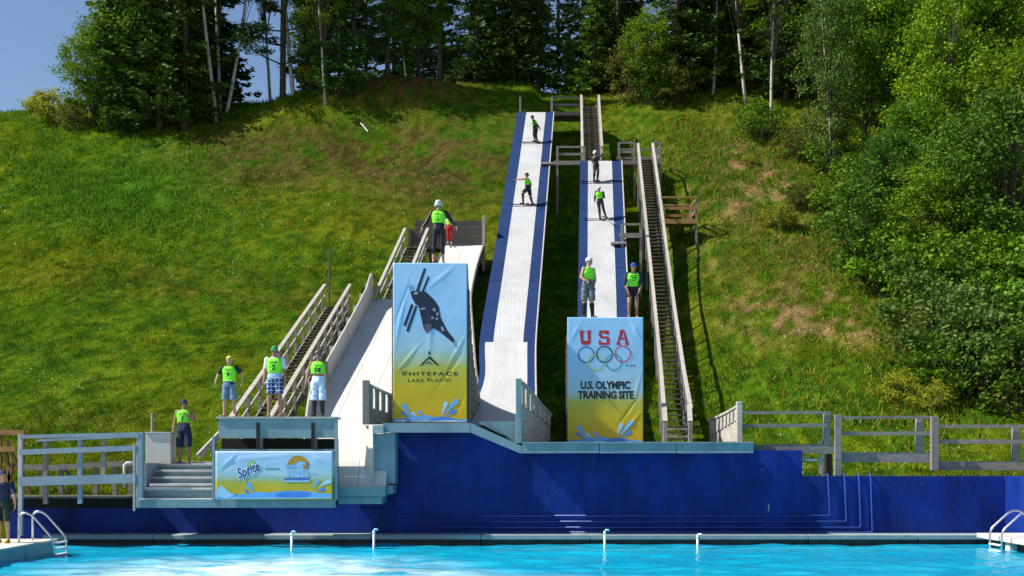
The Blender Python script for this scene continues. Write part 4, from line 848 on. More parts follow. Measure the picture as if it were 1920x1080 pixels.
def person(label, loc, h, pose, skin_m, clothes, yaw=0.0, voxel=.0095, hat=None, number=None, num_back=False, extra=None, tilt=None, bulk=1.0):
    J = dict(STAND); J.update(pose); J = {k: Vector(v) for k, v in J.items()}
    R = Matrix.Rotation(yaw, 3, 'Z')
    for k in J: J[k] = R @ J[k]
    for k in J:
        if k not in ('look','latS','latH'): J[k] = J[k]*h
    B = bulk*h; mb = MB(); bones = []
    def limb(nm, a, b, ra, rb): caps(mb, a, b, ra*B, rb*B); bones.append((nm, a, b, ra*B, rb*B))
    # torso loft
    pts = [J['pelvis']-(J['waist']-J['pelvis'])*.35, J['pelvis'], J['waist'], (J['waist']+J['chest'])/2, J['chest'], J['chest']+(J['nb']-J['chest'])*.65, J['nb']+(J['nb']-J['chest'])*.08]
    wd = [.075,.096,.080,.088,.102,.098,.045]; dp = [.055,.062,.052,.057,.064,.056,.036]; o = len(mb.v); n = 18
    for i, p in enumerate(pts):
        f = i/6; lat = (J['latH']*(1-f)+J['latS']*f).normalized(); d = (pts[min(i+1,6)]-pts[max(i-1,0)]).normalized(); lat = (lat - d*lat.dot(d)).normalized(); fw = d.cross(lat)
        for k in range(n):
            a = 2*math.pi*k/n; c_, s_ = math.cos(a), math.sin(a); e = .8
            mb.v.append(tuple(p + lat*(wd[i]*B*math.copysign(abs(c_)**e, c_)) + fw*(dp[i]*B*math.copysign(abs(s_)**e, s_))))
    for i in range(6):
        for k in range(n): k2 = (k+1)%n; mb.f.append((o+i*n+k, o+i*n+k2, o+(i+1)*n+k2, o+(i+1)*n+k))
    mb.f.append(tuple(o+k for k in reversed(range(n)))); mb.f.append(tuple(o+6*n+k for k in range(n)))
    for s in (-.045, 0, .045):
        bones.append(('torso', J['pelvis']+J['latH']*s*B, J['chest']+J['latS']*s*B, .055*B, .06*B))
    bones.append(('torso', J['chest']-J['latS']*.05*B, J['chest']+J['latS']*.05*B, .055*B, .055*B)); bones.append(('torso', J['chest'], J['nb'], .06*B, .04*B))
    bones.append(('torso', J['nb']-J['latS']*.05*B-Vector((0,0,.015*h)), J['nb']+J['latS']*.05*B-Vector((0,0,.015*h)), .04*B, .04*B))
    lk = J['look'].normalized(); upv = (J['head']-J['nb']).normalized(); upv = (upv - lk*upv.dot(lk)).normalized(); sd = lk.cross(upv)
    limb('neck', J['nb']-Vector((0,0,.01*h)), J['head']-upv*.045*h, .034, .031)
    hc = J['head']
    ellipsoid(mb, hc+upv*.012*h, (sd, lk, upv), (.0455*h, .056*h, .058*h)); ellipsoid(mb, hc+lk*.010*h-upv*.028*h, (sd, lk, upv), (.036*h, .044*h, .040*h))
    bones.append(('head', hc-upv*.02*h, hc+upv*.02*h, .05*h, .05*h))
    caps(mb, hc+lk*.050*h+upv*.004*h, hc+lk*.060*h-upv*.014*h, .006*h, .009*h, 8)
    for s in (-1, 1): ellipsoid(mb, hc+sd*s*.046*h-lk*.004*h-upv*.006*h, (sd, lk, upv), (.006*h,.011*h,.018*h), 8, 6)
    caps(mb, hc+lk*.046*h-sd*.02*h+upv*.014*h, hc+lk*.046*h+sd*.02*h+upv*.014*h, .008*h, .008*h, 8)
    for s in 'LR':
        sh, e_, w_, fi = J['sh'+s], J['el'+s], J['wr'+s], J['fi'+s]
        limb('uarm'+s, sh, e_, .031, .023); limb('farm'+s, e_, w_, .0235, .0165)
        ellipsoid(mb, sh, (Vector((1,0,0)),Vector((0,1,0)),Vector((0,0,1))), (.034*B,.034*B,.034*B), 10, 7)
        d = (fi-w_); hl = d.length; d.normalize(); fwd = (w_-e_).normalized(); side = d.cross(J['latS'])
        if side.length < .2: side = d.cross(Vector((0,0,1)))
        side.normalize(); pn = side.cross(d).normalized()
        # palm: two flattened capsules, four fingers, thumb from the side of the palm
        for q_ in (-.012, -.004, .004, .012): caps(mb, w_+d*hl*.12+side*q_*h*.7, w_+d*hl*.50+side*q_*h*1.1, .0085*h, .0085*h, 8)
        for q_, fl in ((-.0165,.40),(-.0055,.50),(.0055,.47),(.0165,.36)):
            a = w_+d*hl*.50+side*q_*h; b = a+d*hl*fl*.55-pn*.004*h+side*q_*.12*h; c = b+d*hl*fl*.45-pn*.012*h
            caps(mb, a, b, .0056*h, .0054*h, 6); caps(mb, b, c, .0054*h, .0048*h, 6)
        th = -side*math.copysign(1, side.dot(lk) or 1); a = w_+d*hl*.2-th*.014*h; b = a-th*.016*h+d*hl*.18; caps(mb, a, b, .007*h, .006*h, 6); caps(mb, b, b+d*hl*.17-th*.003*h, .006*h, .005*h, 6)
        bones.append(('hand'+s, w_+d*.005*h, fi, .016*h, .012*h))
        hi, kn, an, to = J['hi'+s], J['kn'+s], J['an'+s], J['to'+s]
        limb('thigh'+s, hi, kn, .051, .034); limb('calf'+s, kn, an, .035, .0215)
        cm = kn+(an-kn)*.28; bk = Vector((to-an)); bk.z = 0; bk = -bk.normalized() if bk.length > 0 else Vector((0,1,0))
        ellipsoid(mb, cm+bk*.010*B, (Vector((1,0,0)),Vector((0,1,0)),(kn-an).normalized()), (.033*B,.034*B,.075*B), 10, 7)
        heel = an+bk*.022*h; heel.z = an.z-.026*h
        limb('foot'+s, heel, to, .0195, .0165); caps(mb, an, (heel+to)/2, .021*B, .018*B, 8)
        bones.append(('foot'+s, an-Vector((0,0,.012*h)), heel, .02*h, .02*h))
    # one continuous skin over all of it
    me = bpy.data.meshes.new('tmp'); me.from_pydata(mb.v, [], mb.f); me.update()
    bm = bmesh.new(); bm.from_mesh(me); bmesh.ops.recalc_face_normals(bm, faces=bm.faces); bm.to_mesh(me); bm.free()
    tmp = bpy.data.objects.new('tmp', me); COL.objects.link(tmp)
    rm = tmp.modifiers.new('r', 'REMESH'); rm.mode = 'VOXEL'; rm.voxel_size = voxel
    sm = tmp.modifiers.new('s', 'SMOOTH'); sm.factor = .5; sm.iterations = 2
    bpy.context.view_layer.update()
    body = bpy.data.meshes.new_from_object(tmp.evaluated_get(bpy.context.evaluated_depsgraph_get())); bpy.data.objects.remove(tmp); bpy.data.meshes.remove(me)
    body.name = 'body'; body.shade_smooth(); body.materials.clear(); body.materials.append(skin_m); body.materials.append(EYE_M); body.materials.append(LIP)
    nv = len(body.vertices); co = np.empty(nv*3); body.vertices.foreach_get('co', co); co = co.reshape(-1,3)
    no = np.empty(nv*3); body.vertices.foreach_get('normal', no); no = no.reshape(-1,3)
    best = np.full(nv, 9e9); lab = np.zeros(nv, int); tt = np.zeros(nv); names = [b[0] for b in bones]
    for i, (nm, a, b, ra, rb) in enumerate(bones):
        a = np.array(a); b = np.array(b); d = b-a; t = np.clip(((co-a)@d)/max(d@d,1e-9), 0, 1); dist = np.linalg.norm(co-a-t[:,None]*d, axis=1)-(ra+(rb-ra)*t)
        u = dist < best; best[u] = dist[u]; lab[u] = i; tt[u] = t[u]
    vn = np.array([names[i] for i in lab])
    # spine height fraction for the torso (0 pelvis .. 1 neck base)
    sp_ = np.array(J['nb']-J['pelvis']); sf = ((co-np.array(J['pelvis']))@sp_)/(sp_@sp_)
    hd = co-np.array(hc); hu = hd@np.array(upv)/h; hf = hd@np.array(lk)/h; hs = hd@np.array(sd)/h
    lo_ = np.array([p.vertices[0] for p in body.polygons]); mi = np.zeros(len(body.polygons), np.int32)
    ish = vn == 'head'
    eye = ish & (np.abs(hu+.0) < .008) & (np.abs(np.abs(hs)-.019) < .010) & (hf > .035); lip = ish & (np.abs(hu+.036) < .006) & (np.abs(hs) < .016) & (hf > .03)
    mi[eye[lo_]] = 1; mi[lip[lo_]] = 2; body.polygons.foreach_set('material_index', mi)
    P = thing('person', label, 'person', 'people in neon vests' if number is not None or 'vest' in [c[0] for c in clothes] else None, loc)
    obj('body', body, None, P)
    quads = [tuple(p.vertices) for p in body.polygons]
    def shell(name, mask, infl, m, flare=None, relax=2):
        keep = mask.copy(); fs = [q_ for q_ in quads if all(keep[v] for v in q_)]
        if len(fs) < 6: return None
        used = sorted({v for q_ in fs for v in q_}); mp_ = {v: i for i, v in enumerate(used)}; used = np.array(used)
        inf = np.full(len(used), infl*h)
        if flare is not None: inf = inf + flare[used]*h
        if infl > .009: inf = inf + (fbm(co[used,0]*9+loc[0]*3+co[used,1]*7, co[used,2]*13, 17, 3)-.5)*.022*h
        V = co[used] + no[used]*inf[:,None]
        bm = bmesh.new(); bv = [bm.verts.new(v) for v in V]
        for q_ in fs: bm.faces.new([bv[mp_[v]] for v in q_])
        for _ in range(relax): bmesh.ops.smooth_vert(bm, verts=bm.verts[:], factor=.5, use_axis_x=True, use_axis_y=True, use_axis_z=True)
        be = [e for e in bm.edges if e.is_boundary]; bm.verts.index_update(); idx = {v: i for i, v in enumerate(bm.verts)}
        r = bmesh.ops.extrude_edge_only(bm, edges=be); nvs = [g for g in r['geom'] if isinstance(g, bmesh.types.BMVert)]
        bm.normal_update()
        kd = {}
        for v in nvs: v.co = v.co - v.normal*0 
        src = co[used]
        for e in [g for g in r['geom'] if isinstance(g, bmesh.types.BMEdge)]: pass
        for v in nvs:
            near = min((l.other_vert(v) for l in v.link_edges if l.other_vert(v) in idx and idx[l.other_vert(v)] < len(used)), key=lambda w_: (w_.co-v.co).length, default=None)
            if near is not None: v.co = Vector(src[idx[near]]) - (Vector(no[used[idx[near]]])*.004*h)
        bmesh.ops.recalc_face_normals(bm, faces=bm.faces)
        me2 = bpy.data.meshes.new(name); bm.to_mesh(me2); bm.free(); me2.shade_smooth()
        return obj(name, me2, m, P)
    tor = vn == 'torso'; neck = vn == 'neck'
    def arm(s0, s1):     # whole-arm range: 0 shoulder .. 1 elbow .. 2 wrist
        k = np.zeros(nv, bool)
        for s in 'LR': k |= ((vn == 'uarm'+s) & (tt >= s0) & (tt <= s1)) | ((vn == 'farm'+s) & (tt+1 >= s0) & (tt+1 <= s1))
        return k
    def leg(s0, s1):
        k = np.zeros(nv, bool)
        for s in 'LR': k |= ((vn == 'thigh'+s) & (tt >= s0) & (tt <= s1)) | ((vn == 'calf'+s) & (tt+1 >= s0) & (tt+1 <= s1)) | ((vn == 'foot'+s) & (s1 >= 2.5))
        return k
    vest_o = None
    for c in clothes:
        k = c[0]
        if k == 'vest': vest_o = shell('vest', tor & (sf > c[2]) & (sf < .985), .012, c[1], flare=np.where(tor, .010*np.clip((.6-sf)*2, 0, 1), 0), relax=1)
        elif k == 'shirt': shell('shirt', (tor & (sf > -.05) & (sf < 1.06)) | arm(0, c[2]), .006, c[1], flare=np.where(tor, 0, .003))
        elif k == 'shorts': fl = np.where(np.isin(vn, ['thighL','thighR','calfL','calfR']), (.002+.011*tt)*(np.char.find(vn.astype(str), 'thigh') >= 0)+.016*(np.char.find(vn.astype(str), 'calf') >= 0), 0); shell('shorts', (tor & (sf < c[3])) | leg(0, c[2]), .010, c[1], flare=fl, relax=1)
        elif k == 'trousers': shell('trousers', (tor & (sf < .32)) | leg(0, c[2]), .007, c[1])
        elif k == 'band': shell('waistband', tor & (sf > c[2]) & (sf < c[3]), .013, c[1])
        elif k == 'boots': shell('boots', leg(c[2], 3) & (np.isin(vn, ['calfL','calfR','footL','footR'])), .008, c[1])
        elif k == 'shoes': shell('shoes', np.isin(vn, ['footL','footR']), .007, c[1])
        elif k == 'sleeves': shell('sleeves', arm(c[2], c[3]), .006, c[1])
    face = (hf > .030) & (hu < .030)
    if hat:
        kind, m = hat[0], hat[1]
        if kind == 'helmet': shell('helmet', ish & (hu > -.022) & ~((hf > .028) & (hu < .018)), .014, m)
        elif kind == 'cap':
            shell('cap', ish & (hu > .016), .008, m)
            br = MB(); c0 = hc + upv*.020*h + lk*.048*h; vs = []
            for i in range(9):
                a = math.radians(-70+140*i/8); e1 = hc+upv*.020*h + sd*(math.sin(a)*.050*h)+lk*(math.cos(a)*.052*h); e2 = hc+upv*.006*h + sd*(math.sin(a)*.050*h)+lk*(.02*h+math.cos(a)*.085*h); vs += [e1, e2, e1-upv*.004*h, e2-upv*.004*h]
            fs = []
            for i in range(8): q_ = i*4; fs += [(q_,q_+1,q_+5,q_+4),(q_+2,q_+6,q_+7,q_+3),(q_+1,q_+3,q_+7,q_+5)]
            br.add(vs, fs).build('cap_brim', m, P)
        elif kind == 'beanie': shell('cap', ish & (hu > .008) & ~((hf > .03) & (hu < .028)), .010, m)
        elif kind == 'hair': shell('hair', ish & ((hu > .030) | ((hf < .005) & (hu > -.03))), .010, m)
        if len(hat) > 2: shell('hair', ish & (hf < .012) & (hu > -.035) & (hu <= .012), .006, hat[2])
    if number and vest_o:
        bvh = BVHTree.FromPolygons([v.co for v in vest_o.data.vertices], [p.vertices for p in vest_o.data.polygons])
        cu = bpy.data.curves.new('n', 'FONT'); cu.body = number; cu.offset = .03; cu.align_x = 'CENTER'; cu.resolution_u = 2
        o2 = bpy.data.objects.new('n', cu); COL.objects.link(o2); bpy.context.view_layer.update()
        m2 = bpy.data.meshes.new_from_object(o2.evaluated_get(bpy.context.evaluated_depsgraph_get())); bpy.data.objects.remove(o2)
        bm = bmesh.new(); bm.from_mesh(m2); bpy.data.meshes.remove(m2); ys = [v.co.y for v in bm.verts]; y0, y1 = min(ys), max(ys)
        sgn = 1 if num_back else -1; fwv = R @ Vector((0, sgn, 0)); lat = R @ Vector((-1 if num_back else 1, 0, 0)); sv = (J['nb']-J['pelvis']).normalized()
        base = J['pelvis'] + (J['nb']-J['pelvis'])*.44
        def lay(bm, nm):
            for v in bm.verts:
                p = base + lat*v.co.x + sv*v.co.y; hit = bvh.ray_cast(p + fwv*.6, -fwv)
                v.co = (hit[0] if hit[0] is not None else p + fwv*.12*h) + fwv*.006
            me3 = bpy.data.meshes.new(nm); bm.to_mesh(me3); bm.free(); return obj(nm, me3, ink('black', (.015,.015,.018)), vest_o)
        k = .075*h/(y1-y0)
        for v in bm.verts: v.co = (v.co.x*k, (v.co.y-y0)*k, 0)
        lay(bm, 'number')
        bm = bmesh.new()
        for i in range(7):
            x0 = (-.050+.0148*i)*h; vs = [bm.verts.new((x0+dx*h, dz*h, 0)) for dx, dz in ((0,.098),(.011,.098),(.011,.112),(0,.112))]; bm.faces.new(vs)
        lay(bm, 'print_bar')
    if tilt: P.rotation_euler = tilt
    if extra: extra(P, J, h)
    return P
def skis(P, J, h, spec):
    for (c, d, ln, m) in spec:
        c = Vector(c)*h; d = Vector(d).normalized(); mb = MB(); pts = []
        side = d.cross(Vector((0,0,1))).normalized(); up_ = side.cross(d); vs = []
        for i in range(13):
            f = i/12; t = (f-.5)*ln; lift = .10*max(0, (f-.88)/.12)**2 + .03*max(0, (.06-f)/.06)**2; w = .038+.012*abs(2*f-1)**2
            if f > .97: w *= .5
            p = c + d*t + up_*lift; vs += [p-side*w, p+side*w, p+side*w+up_*.014, p-side*w+up_*.014]
        fs = []
        for i in range(12):
            q_ = i*4
            for k in range(4): k2 = (k+1)%4; fs.append((q_+k, q_+k2, q_+4+k2, q_+4+k))
        fs += [(3,2,1,0),(48,49,50,51)]
        so = mb.add(vs, fs).build('ski', m, P)
        MB().box(-.05,.05,-.04,.04,0,.05).build('binding', M['black'], so).location = c + up_*.012
SKIM = mat('ski_black', (.03,.03,.035), .35, .1); SKIW = mat('ski_pale', (.55,.56,.58), .35, .1)
blackc = cloth('black', (.016,.016,.018)); tee_w = cloth('white', (.72,.73,.76)); tee_b = cloth('black_tee', (.02,.021,.024))
jean = cloth('denim', (.16,.25,.38), var=.25, scale=9); navyc = cloth('navy', (.022,.028,.075)); whites = cloth('white_shorts', (.62,.72,.85), var=.08); lbl = cloth('light_blue', (.38,.52,.76))
greyp = cloth('grey_pattern', (.20,.21,.23), var=.45, scale=22); redc = cloth('red', (.55,.015,.02)); pale = cloth('pale_grey', (.45,.46,.44)); dgreen = cloth('dark_green', (.02,.035,.028)); wet = cloth('wetsuit', (.014,.015,.018), .45)
hairm = mat('dark_hair', (.02,.014,.01), .6, .2)
def at(px, py, Y): return W(px, py, Y)
PLZ = ZP(785, 26.35) + .05
def onplat(px, Y=26.66): return Vector((XP(px,Y), Y, PLZ))
akimbo = dict(shL=(-.110,.008,.803), elL=(-.195,.03,.69), wrL=(-.225,-.01,.565), fiL=(-.235,-.03,.475), shR=(.110,.008,.803), elR=(.205,.03,.715), wrR=(.215,-.01,.575), fiR=(.205,-.035,.485), anL=(-.085,.012,.045), knL=(-.072,-.01,.285), toL=(-.125,-.085,.016), anR=(.085,.012,.045), knR=(.072,-.01,.285), toR=(.115,-.09,.016))
person('person in yellow cap with arms held out, leftmost on the platform', onplat(430), 1.53, akimbo, SK['fair'], [('shirt',tee_b,.85),('vest',VEST,.16),('shorts',jean,1.0,.30)], hat=('beanie', cloth('yellow', (.75,.62,.10))), number='4')
person('person in green cap and plaid shorts in the middle of the platform', onplat(515), 1.78, dict(anL=(-.085,.012,.045), knL=(-.072,-.01,.285), anR=(.085,.012,.045), knR=(.075,-.01,.285)), SK['tan'], [('shirt',tee_w,.75),('vest',VEST,.30),('shorts',CL['plaid'],.82,.22),('band',lbl,.02,.27)], hat=('cap', cloth('green', (.02,.28,.11)), hairm), number='2')
person('person in long white shorts and dark boots, rightmost on the platform', onplat(597), 1.67, dict(elL=(-.165,.015,.640), wrL=(-.185,-.03,.505), fiL=(-.190,-.06,.415)), SK['tan'], [('vest',VEST,.40),('shorts',whites,1.12,.28),('boots',wet,1.15)], hat=('helmet', mat('grey_helmet', (.12,.11,.11), .4, .1)), number='18')
person('person in navy shorts standing at the top of the broad steps', Vector((XP(345,28.15), 28.15, ZP(869,28.0))), 1.70, dict(look=(.55,-.8,-.05), elR=(.165,-.03,.665), wrR=(.075,-.115,.745), fiR=(.02,-.12,.81), elL=(-.150,.02,.640), wrL=(-.165,-.01,.50), fiL=(-.165,-.03,.41), knR=(.075,-.02,.285), anR=(.085,-.02,.045), toR=(.10,-.12,.016), anL=(-.07,.03,.045), toL=(-.11,-.07,.016)), SK['tan'], [('vest',VEST,.36),('shorts',navyc,1.12,.30)], hat=('cap', navyc, hairm), number='1')
person('person with silver helmet and outspread arms standing on the tall skier banner', Vector((XP(822,28.0), 28.06, 7.36)), 1.63, dict(look=(0,1,-.05), elL=(-.185,.0,.665), wrL=(-.262,-.03,.545), fiL=(-.285,-.05,.46), elR=(.200,.0,.680), wrR=(.285,-.03,.575), fiR=(.315,-.05,.49), anL=(-.085,.0,.045), knL=(-.075,-.01,.285), anR=(.075,.0,.045), toL=(-.09,.1,.016), toR=(.085,.1,.016)), SK['fair'], [('shirt',wet,1.95),('vest',VEST,.34),('trousers',wet,1.62)], hat=('helmet', mat('silver_helmet', (.62,.66,.68), .3, .1), hairm), number='1')
person('child in red trousers standing at the top of the white kicker ramp', Vector((XP(843,49.9), 49.9, 12.24)), 1.42, dict(anL=(-.05,.012,.045), anR=(.05,.012,.045)), SK['fair'], [('shirt',pale,.9),('vest',cloth('yellow_green', (.50,.75,.08)),.30),('trousers',redc,1.75),('shoes',pale)], hat=('hair', hairm), voxel=.012)
person('person in white cap looking right on the left end of the ring banner', Vector((XP(1103,29.05), 29.12, 6.02)), 1.68, dict(look=(1,-.2,-.08), latS=(.75,.66,0), head=(.012,-.008,.928), shL=(-.075,-.05,.805), elL=(-.120,-.075,.66), wrL=(-.055,-.12,.60), fiL=(.0,-.125,.57), shR=(.09,.06,.805), elR=(.12,.07,.64), wrR=(.09,.02,.52), fiR=(.08,-.01,.43), anL=(-.075,.012,.045), anR=(.075,.02,.045), toL=(-.05,-.095,.016), toR=(.12,-.07,.016)), SK['fair'], [('vest',VEST,.34),('shorts',greyp,.98,.34),('boots',wet,1.12)], hat=('beanie', cloth('white_cap', (.62,.72,.76))), number=None)
person('person in blue cap leaning forward on the right end of the ring banner', Vector((XP(1187,29.05), 29.10, 6.02)), 1.60, dict(pelvis=(0,.035,.50), waist=(0,.005,.585), chest=(0,-.045,.685), nb=(0,-.075,.765), head=(0,-.115,.855), look=(0,-.9,-.35), shL=(-.108,-.055,.745), elL=(-.150,-.06,.585), wrL=(-.095,-.10,.455), fiL=(-.07,-.105,.375), shR=(.108,-.055,.745), elR=(.150,-.06,.585), wrR=(.095,-.10,.455), fiR=(.07,-.105,.375), hiL=(-.052,.03,.485), hiR=(.052,.03,.485), knL=(-.065,-.035,.275), knR=(.065,-.035,.275)), SK['tan'], [('shirt',navyc,1.2),('vest',VEST,.22),('shorts',blackc,.55,.26)], hat=('beanie', cloth('cobalt', (.04,.06,.42))), number='17')
# skiers side-stepping on the ramps, skis across the slope
def on_ramp(S, px, py):
    best = None
    for y, z, xl, xr in S:
        e = abs(HOR-(z-EYE)*FPX/y - py)
        if best is None or e < best[0]: best = (e, y, z)
    ys = np.linspace(best[1]-.4, best[1]+.4, 81); zs = np.interp(ys, S[:,0], S[:,1]); k = int(np.argmin(np.abs(HOR-(zs-EYE)*FPX/ys-py)))
    return Vector((XP(px, ys[k]), ys[k], zs[k]+.045))
flatski = lambda P, J, h: skis(P, J, h, [((0,-.05,.002),(1,0,0),1.65,SKIM),((.03,.06,.03),(1,.02,0),1.65,SKIM)])
side_feet = dict(toL=(-.16,-.03,.030), toR=(.10,-.05,.030), anL=(-.06,-.02,.06), anR=(.09,.02,.07))
person('highest skier, bent forward near the top of the tallest ramp', on_ramp(S3, 1004, 269), 1.66, dict(pelvis=(.0,.02,.50), waist=(-.01,.0,.58), chest=(-.045,-.01,.685), nb=(-.07,-.01,.765), head=(-.105,-.02,.855), look=(-.9,-.4,-.3), latS=(.4,.9,0), shL=(-.08,-.09,.745), elL=(-.02,-.10,.60), wrL=(.06,-.12,.50), fiL=(.10,-.13,.43), shR=(-.03,.08,.745), elR=(.08,.09,.62), wrR=(.14,.06,.52), fiR=(.17,.05,.45), hiL=(-.04,.01,.485), hiR=(.04,.03,.485), knL=(-.065,-.02,.285), knR=(.02,.0,.285), toL=(-.10,-.05,.03), toR=(.12,-.03,.03), anL=(-.01,-.02,.06), anR=(.06,.02,.07)), SK['tan'], [('shirt',wet,1.9),('vest',VEST,.36),('trousers',wet,2.0),('boots',blackc,1.7)], hat=('helmet', mat('black_helmet', (.02,.02,.02), .35, .1)), extra=flatski, voxel=.012)
person('skier pointing left with one arm, lower on the tallest ramp', on_ramp(S3, 988, 386), 1.68, dict(pelvis=(.03,.02,.50), waist=(.03,.01,.585), chest=(.02,.0,.695), nb=(.01,.0,.78), head=(.0,-.01,.88), look=(-1,-.3,-.15), latS=(.3,.95,0), shL=(-.03,-.09,.765), elL=(-.17,-.10,.735), wrL=(-.29,-.11,.725), fiL=(-.38,-.115,.72), shR=(.06,.09,.765), elR=(.13,.09,.64), wrR=(.10,.06,.53), fiR=(.09,.03,.45), hiL=(.0,.01,.485), hiR=(.06,.03,.485), knL=(-.13,-.03,.35), knR=(.10,.0,.275), anL=(-.11,-.02,.06), anR=(.16,.02,.06), toL=(-.20,-.05,.03), toR=(.22,-.03,.03)), SK['fair'], [('vest',VEST,.34),('shorts',wet,.95,.34),('boots',wet,1.05)], hat=('helmet', mat('dark_helmet', (.03,.03,.035), .35, .1)), extra=flatski, voxel=.012)
person('skier in black with one arm raised at the top of the shorter blue ramp', on_ramp(S4, 1117, 343), 1.66, dict(look=(.8,-.5,.0), latS=(.85,-.5,0), pelvis=(.01,.01,.51), chest=(-.02,.0,.71), nb=(-.025,.0,.80), head=(-.02,-.01,.895), shL=(-.11,.04,.785), elL=(-.10,.03,.63), wrL=(-.05,-.08,.55), fiL=(-.02,-.12,.49), shR=(.07,-.05,.785), elR=(.16,-.09,.80), wrR=(.25,-.11,.865), fiR=(.31,-.12,.93), hiL=(-.04,.01,.495), hiR=(.05,.01,.495), knL=(-.04,-.04,.285), knR=(.07,-.04,.285), anL=(-.06,.0,.06), anR=(.05,.02,.07), toL=(-.02,-.09,.03), toR=(.11,-.07,.03)), SK['tan'], [('shirt',wet,1.95),('trousers',wet,2.0),('boots',blackc,1.7)], hat=('helmet', mat('white_helmet', (.68,.70,.70), .35, .05)), extra=flatski, voxel=.012)
person('skier in vest with folded arms, lower on the shorter blue ramp', on_ramp(S4, 1125, 413), 1.64, dict(look=(.5,.8,-.1), latS=(.9,.3,0), pelvis=(.0,.01,.51), chest=(-.02,.0,.71), nb=(-.03,.0,.80), head=(-.035,-.01,.90), elL=(-.15,.0,.66), wrL=(-.15,.02,.53), fiL=(-.16,.01,.45), shR=(.09,.02,.79), elR=(.13,.08,.66), wrR=(.02,.14,.70), fiR=(-.05,.14,.72), knL=(-.02,-.03,.29), knR=(.10,-.04,.29), anL=(.0,.0,.06), anR=(.17,-.04,.06), toL=(.02,-.09,.03), toR=(.20,-.13,.03)), SK['tan'], [('shirt',wet,1.95),('vest',VEST,.30),('trousers',wet,2.0),('boots',blackc,1.8)], hat=('helmet', mat('pale_helmet', (.60,.62,.62), .35, .05)), extra=lambda P, J, h: skis(P, J, h, [((.0,-.02,.004),(1,.02,.0),1.65,SKIM),((.19,-.09,-.01),(.45,-.70,-.55),1.45,SKIW)]), voxel=.012)
def cam_prop(P, J, h):
    c = J['fiL'] + Vector((.02,-.03,.0)); o = MB().box(-.06,.06,-.03,.03,-.04,.04).build('camera_body', M['black'], P, bevel=.008); o.location = c
    MB().tube([(0,-.03,0),(0,-.09,0)], .03, 12).build('lens', M['black'], o, True)
person('person in navy shirt and green shorts taking a photograph at the left edge', Vector((XP(6,23.7), 23.7, .335)), 1.60, dict(look=(.7,-.7,0), latS=(.8,.5,0), shL=(-.095,-.04,.805), elL=(-.10,-.13,.70), wrL=(-.01,-.15,.84), fiL=(.03,-.15,.91), shR=(.10,.04,.805), elR=(.165,-.03,.66), wrR=(.175,-.02,.53), fiR=(.175,-.03,.44)), SK['fair'], [('shirt',navyc,.9),('shorts',dgreen,.95,.25),('shoes',cloth('yellow_shoe', (.65,.50,.05)))], hat=('beanie', navyc))
# ------------------------------------------------------------------ vegetation
def leaf_material(name, c1, c2, trans=.3, rough=.6, spec=.12):
    m = bpy.data.materials.new(name); N, L = nodes(m); p = N['Principled BSDF']; p.inputs['Roughness'].default_value = rough; p.inputs['Specular IOR Level'].default_value = spec
    g = N.new('ShaderNodeNewGeometry'); oi = N.new('ShaderNodeObjectInfo')
    mx = N.new('ShaderNodeMix'); mx.data_type = 'RGBA'; mx.inputs[6].default_value = (*c1,1); mx.inputs[7].default_value = (*c2,1); L.new(g.outputs['Random Per Island'], mx.inputs[0])
    hs = N.new('ShaderNodeHueSaturation'); r = N.new('ShaderNodeMapRange'); r.inputs[3].default_value = .478; r.inputs[4].default_value = .512; L.new(oi.outputs['Random'], r.inputs[0]); L.new(r.outputs[0], hs.inputs['Hue'])
    r2 = N.new('ShaderNodeMapRange'); r2.inputs[3].default_value = .8; r2.inputs[4].default_value = 1.2; mt = N.new('ShaderNodeMath'); mt.operation = 'FRACT'; m3 = N.new('ShaderNodeMath'); m3.operation = 'MULTIPLY'; m3.inputs[1].default_value = 7.31
    L.new(oi.outputs['Random'], m3.inputs[0]); L.new(m3.outputs[0], mt.inputs[0]); L.new(mt.outputs[0], r2.inputs[0]); L.new(r2.outputs[0], hs.inputs['Value']); L.new(mx.outputs[2], hs.inputs['Color'])
    L.new(hs.outputs[0], p.inputs['Base Color'])
    t = N.new('ShaderNodeBsdfTranslucent'); L.new(hs.outputs[0], t.inputs[0]); ms = N.new('ShaderNodeMixShader'); ms.inputs[0].default_value = trans
    L.new(p.outputs[0], ms.inputs[1]); L.new(t.outputs[0], ms.inputs[2]); L.new(ms.outputs[0], N['Material Output'].inputs[0])
    return m
LM = {'spruce': leaf_material('spruce_needles', (.019,.052,.007), (.065,.130,.014), .15, .6), 'spruce_light': leaf_material('light_conifer_needles', (.060,.130,.014), (.125,.22,.024), .25, .6),
      'pine': leaf_material('pine_needles', (.014,.040,.010), (.045,.088,.016), .12, .6), 'leaf': leaf_material('green_leaves', (.045,.118,.006), (.170,.305,.011), .22),
      'leaf_bright': leaf_material('bright_leaves', (.065,.150,.006), (.20,.32,.010), .28), 'leaf_dark': leaf_material('dark_leaves', (.032,.090,.008), (.115,.225,.015), .18),
      'leaf_grey': leaf_material('silvery_leaves', (.038,.090,.012), (.140,.215,.040), .2), 'olive': leaf_material('olive_leaves', (.080,.105,.015), (.17,.18,.025), .35), 'yellow': leaf_material('yellow_green_leaves', (.17,.20,.012), (.36,.36,.03), .4)}
BARK = mat('grey_brown_bark', (.10,.08,.06), .9, .3, 8, .6, 25, (1,1,.3)); 
